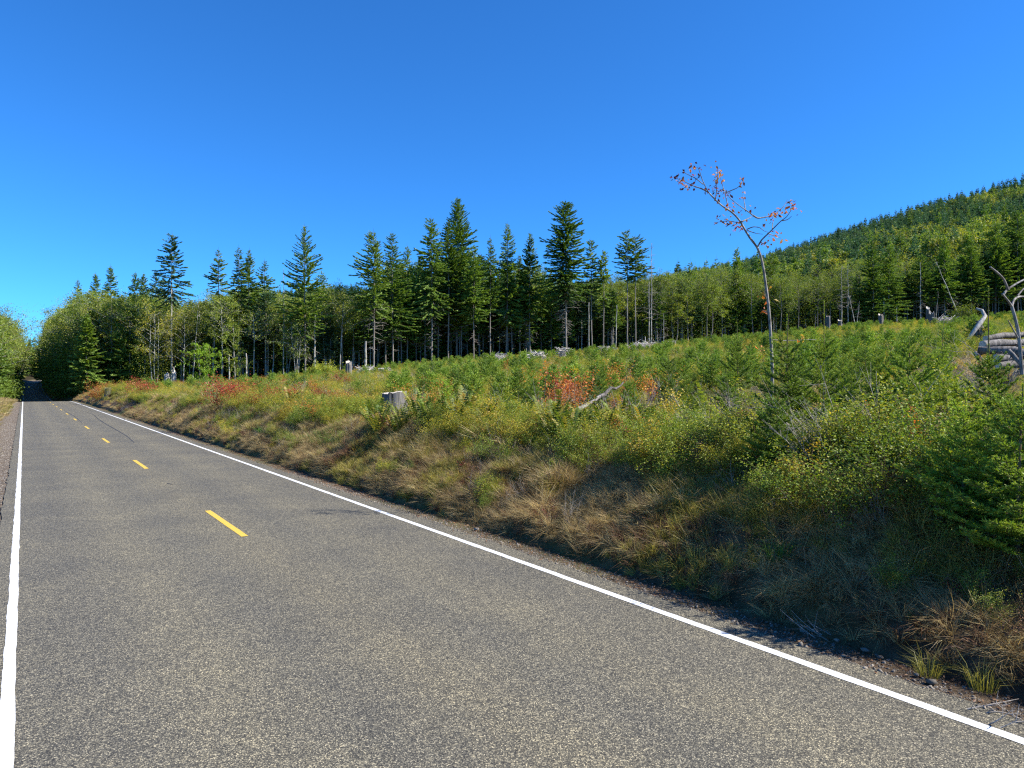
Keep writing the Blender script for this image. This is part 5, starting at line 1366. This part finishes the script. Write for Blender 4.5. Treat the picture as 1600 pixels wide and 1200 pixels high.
# slash in the log pile
x, y = at(1575, 23); o = link('slash_pile', bare_sticks(899, 2.0, 26, (.2, 0), .016, M_TWIG, 5, 1.4)); o.location = (x, y, gz(x, y)); tagp(o, 'tangle of grey branches sticking out of the log pile', 'brush pile')

# ------------------------------------------------------------------ slender leaning tree with russet leaves
def z5(x, y): return (1000 + x / 3.334, 240 + y / 3.334)
ZT = 14.0
LN = [('trunk', [(1207, 690), (1206, 640)] + [z5(*p) for p in [(690, 1130), (683, 1000), (677, 880), (668, 780), (655, 680), (645, 610), (634, 550), (612, 488), (580, 450), (548, 400), (522, 350), (480, 305), (430, 275), (392, 240), (355, 200)]], .034, .012, 0)]
BRN = [[(355, 200), (320, 182), (282, 170), (240, 150), (190, 128)], [(355, 200), (325, 140), (310, 90), (300, 70)], [(330, 160), (285, 125), (240, 105), (225, 92)], [(392, 240), (398, 205), (400, 160), (405, 80)],
       [(460, 285), (445, 215), (430, 165), (415, 110)], [(445, 205), (480, 190), (510, 178), (535, 150)], [(530, 355), (560, 340), (592, 324)], [(592, 324), (560, 300), (530, 280), (470, 235), (445, 190), (425, 185)],
       [(592, 324), (615, 338), (655, 330), (695, 325), (722, 298), (750, 275), (768, 240)], [(556, 395), (590, 380), (625, 385), (645, 403), (670, 410)], [(550, 300), (545, 260), (535, 215)],
       [(612, 488), (632, 450), (670, 415), (700, 385), (735, 350), (765, 330), (790, 290), (800, 275)], [(690, 395), (690, 365), (697, 340)], [(735, 350), (770, 345), (790, 325)], [(665, 415), (690, 425), (735, 440)],
       [(625, 460), (650, 472), (670, 455)], [(522, 362), (490, 355), (455, 350), (420, 355), (385, 360)], [(560, 400), (600, 415), (640, 420)], [(685, 968), (740, 975), (820, 972), (920, 968)],
       [(660, 760), (645, 720), (650, 705)], [(668, 830), (645, 820), (640, 815)], [(612, 488), (590, 452), (575, 440)]]
for i, b in enumerate(BRN):
    LN.append(('branch', [z5(*p) for p in b], .017 if i in (0, 6, 8, 11) else .011, .004, (-1) ** i * .35))
hero, hb = tree_from_px('leaning_tree', LN, ZT, M_HERO, 'slender leaning bare tree with a kinked pale trunk and a few russet leaves', 'tree', (1207, 690), sides=6)
LC = [(185, 125, 5, 0), (215, 140, 7, 0), (240, 165, 5, 0), (225, 95, 5, 0), (270, 70, 5, 0), (305, 68, 4, 0), (290, 120, 5, 0), (272, 160, 4, 0), (355, 175, 4, 0), (400, 80, 5, 0), (412, 120, 8, 1), (398, 150, 4, 0), (420, 190, 6, 0),
      (415, 215, 4, 0), (460, 208, 3, 0), (525, 148, 5, 0), (533, 212, 3, 0), (458, 277, 5, 1), (523, 317, 4, 0), (395, 352, 4, 0), (440, 348, 5, 0), (468, 355, 3, 0), (490, 375, 4, 0), (515, 370, 5, 1), (570, 285, 2, 0),
      (688, 312, 6, 1), (710, 325, 4, 1), (722, 290, 3, 0), (780, 255, 5, 0), (800, 275, 6, 1), (775, 285, 4, 0), (695, 428, 5, 1), (738, 440, 3, 1), (660, 450, 2, 0), (645, 470, 2, 0), (662, 362, 2, 0),
      (645, 715, 4, 2), (650, 745, 4, 2), (652, 820, 3, 2), (845, 965, 4, 2), (620, 1010, 2, 2)]
for i, (a, b, n, c) in enumerate(LC):
    r_ = rs(1000 + i); u, v = z5(a, b); P0 = np.array(W(u, v, ZT + r_.uniform(-.3, .3))) - hb
    n = int(n * 1.7) + 1; P = P0 + r_.randn(n, 3) * .055; D = unit(np.stack([r_.randn(n) * .8, r_.randn(n) * .8, -.6 - .3 * r_.rand(n)], 1)); Wd = unit(np.cross(D, r_.randn(n, 3)))
    g = Geo(); kites(g, P, D, Wd, (.082 + .015 * (c > 0)) * r_.uniform(.5, 1.25, n), .046, 0, r_.rand(n), .3)
    link('leaf_cluster', g.mesh('leaf_cluster', [[M_RUSSET, M_ORANGE, M_ORANGE][c] if r_.rand() < .7 or c else M_CRIMSON]), hero)

# ------------------------------------------------------------------ roadside stones and litter
def stone(seed):
    rng = rs(seed); g = Geo(); 
    ph = (1 + 5 ** .5) / 2
    V = np.array([(-1, ph, 0), (1, ph, 0), (-1, -ph, 0), (1, -ph, 0), (0, -1, ph), (0, 1, ph), (0, -1, -ph), (0, 1, -ph), (ph, 0, -1), (ph, 0, 1), (-ph, 0, -1), (-ph, 0, 1)], float)
    F = np.array([(0, 11, 5), (0, 5, 1), (0, 1, 7), (0, 7, 10), (0, 10, 11), (1, 5, 9), (5, 11, 4), (11, 10, 2), (10, 7, 6), (7, 1, 8), (3, 9, 4), (3, 4, 2), (3, 2, 6), (3, 6, 8), (3, 8, 9), (4, 9, 5), (2, 4, 11), (6, 2, 10), (8, 6, 7), (9, 8, 1)])
    V = unit(V) * (1 + .22 * rng.randn(12, 1)) * [1, .8, .6]; g.add(V, F); return g.mesh('stone', [M_STONE])
ST = [stone(i) for i in range(5)]
rng = rs(130); n = 9000; s = np.concatenate([rng.uniform(-4, 22, n), rng.uniform(22, 60, 2500)]); t = 6.58 + np.abs(rng.randn(len(s))) * .26; k = t < 7.4; s, t = s[k], t[k]
x, y = xy(s, t); z = np.maximum(ground(x, y), np.where(t < 6.64, road_h(s), -9)); 
scatter('gravel', ST, x, y, z + .002, rng.gamma(1.6, .0032, len(x)) + .003, 14, 'loose gravel on the right shoulder', 'gravel', .5)
rng = rs(131); n = 5000; s = rng.uniform(2, 60, n); t = -.42 - np.abs(rng.randn(n)) * .8; x, y = xy(s, t)
scatter('gravel', ST, x, y, ground(x, y) + .002, rng.gamma(1.6, .006, n) + .005, 15, 'loose gravel on the left shoulder', 'gravel', .5)
for u, v, r, lab in [(1455, 1067, .045, 'pale pink stone lying beside the asphalt at lower right'), (1352, 1017, .04, 'bluish grey stone at the foot of the shaded bank'), (745, 828, .05, 'white stone on the shoulder in the middle'), (196, 656, .13, 'white rock beside the line far down the road'),
                     (1433, 1056, .03, 'small dark stone left of the pale pink one'), (1308, 1002, .035, 'whitish stone on the shoulder near the shaded bank'), (1375, 1028, .03, 'brown stone between the bluish and the pink ones')]:
    z = F_PX * CAM_H / (v - 600); x, y = at(u, z); o = link('stone', ST[int(u) % 5]); o.location = (x, y, max(gz(x, y), 0) + r * .3); o.scale = (r, r, r); tagp(o, lab, 'stone')
# leaf litter and twigs on the shoulder
def litter():
    rng = rs(140); g = Geo(); n = 6000; s = np.concatenate([rng.uniform(-4, 30, n), rng.uniform(30, 70, 2500)]); t = 7.05 + rng.randn(len(s)) * .22; k = (t > 6.5) & (t < 8.2); s, t = s[k], t[k]; n = len(s)
    x, y = xy(s, t); P = np.stack([x, y, np.maximum(ground(x, y), np.where(t < 6.64, 0, -9)) + .012], 1); D = unit(rng.randn(n, 3) * [1, 1, .25]); Wd = unit(np.cross(D, np.array([0, 0, 1.]) + .5 * rng.randn(n, 3)))
    kites(g, P, D, Wd, rng.uniform(.02, .06, n), rng.uniform(.012, .03, n), 0, np.clip(.5 + .3 * rng.randn(n), 0, 1), .2)
    return tagp(link('leaf_litter', g.mesh('leaf_litter', [M_BROWNLEAF])), 'brown dead leaves and needles along the foot of the bank', 'leaf litter', kind='stuff')
litter()
for u, z, lab, ln, sd_ in [(1535, 5.75, 'forked bleached stick lying at the foot of the bank, lower right', (.9, -.4), 3), (1155, 9.3, 'thin pale stick lying at the shaded foot of the bank', (1.5, -.5), 4), (1300, 7.6, 'dead grass-like twigs on the lower right bank', (-.8, .3), 5)]:
    x, y = at(u, z); o = link('dead_twigs', bare_sticks(900 + sd_, .55, 5, (ln[0] * 2.2, ln[1] * 2.2), .008, None, 3, .5)); o.location = (x, y, gz(x, y) + .03); tagp(o, lab, 'dead twigs')
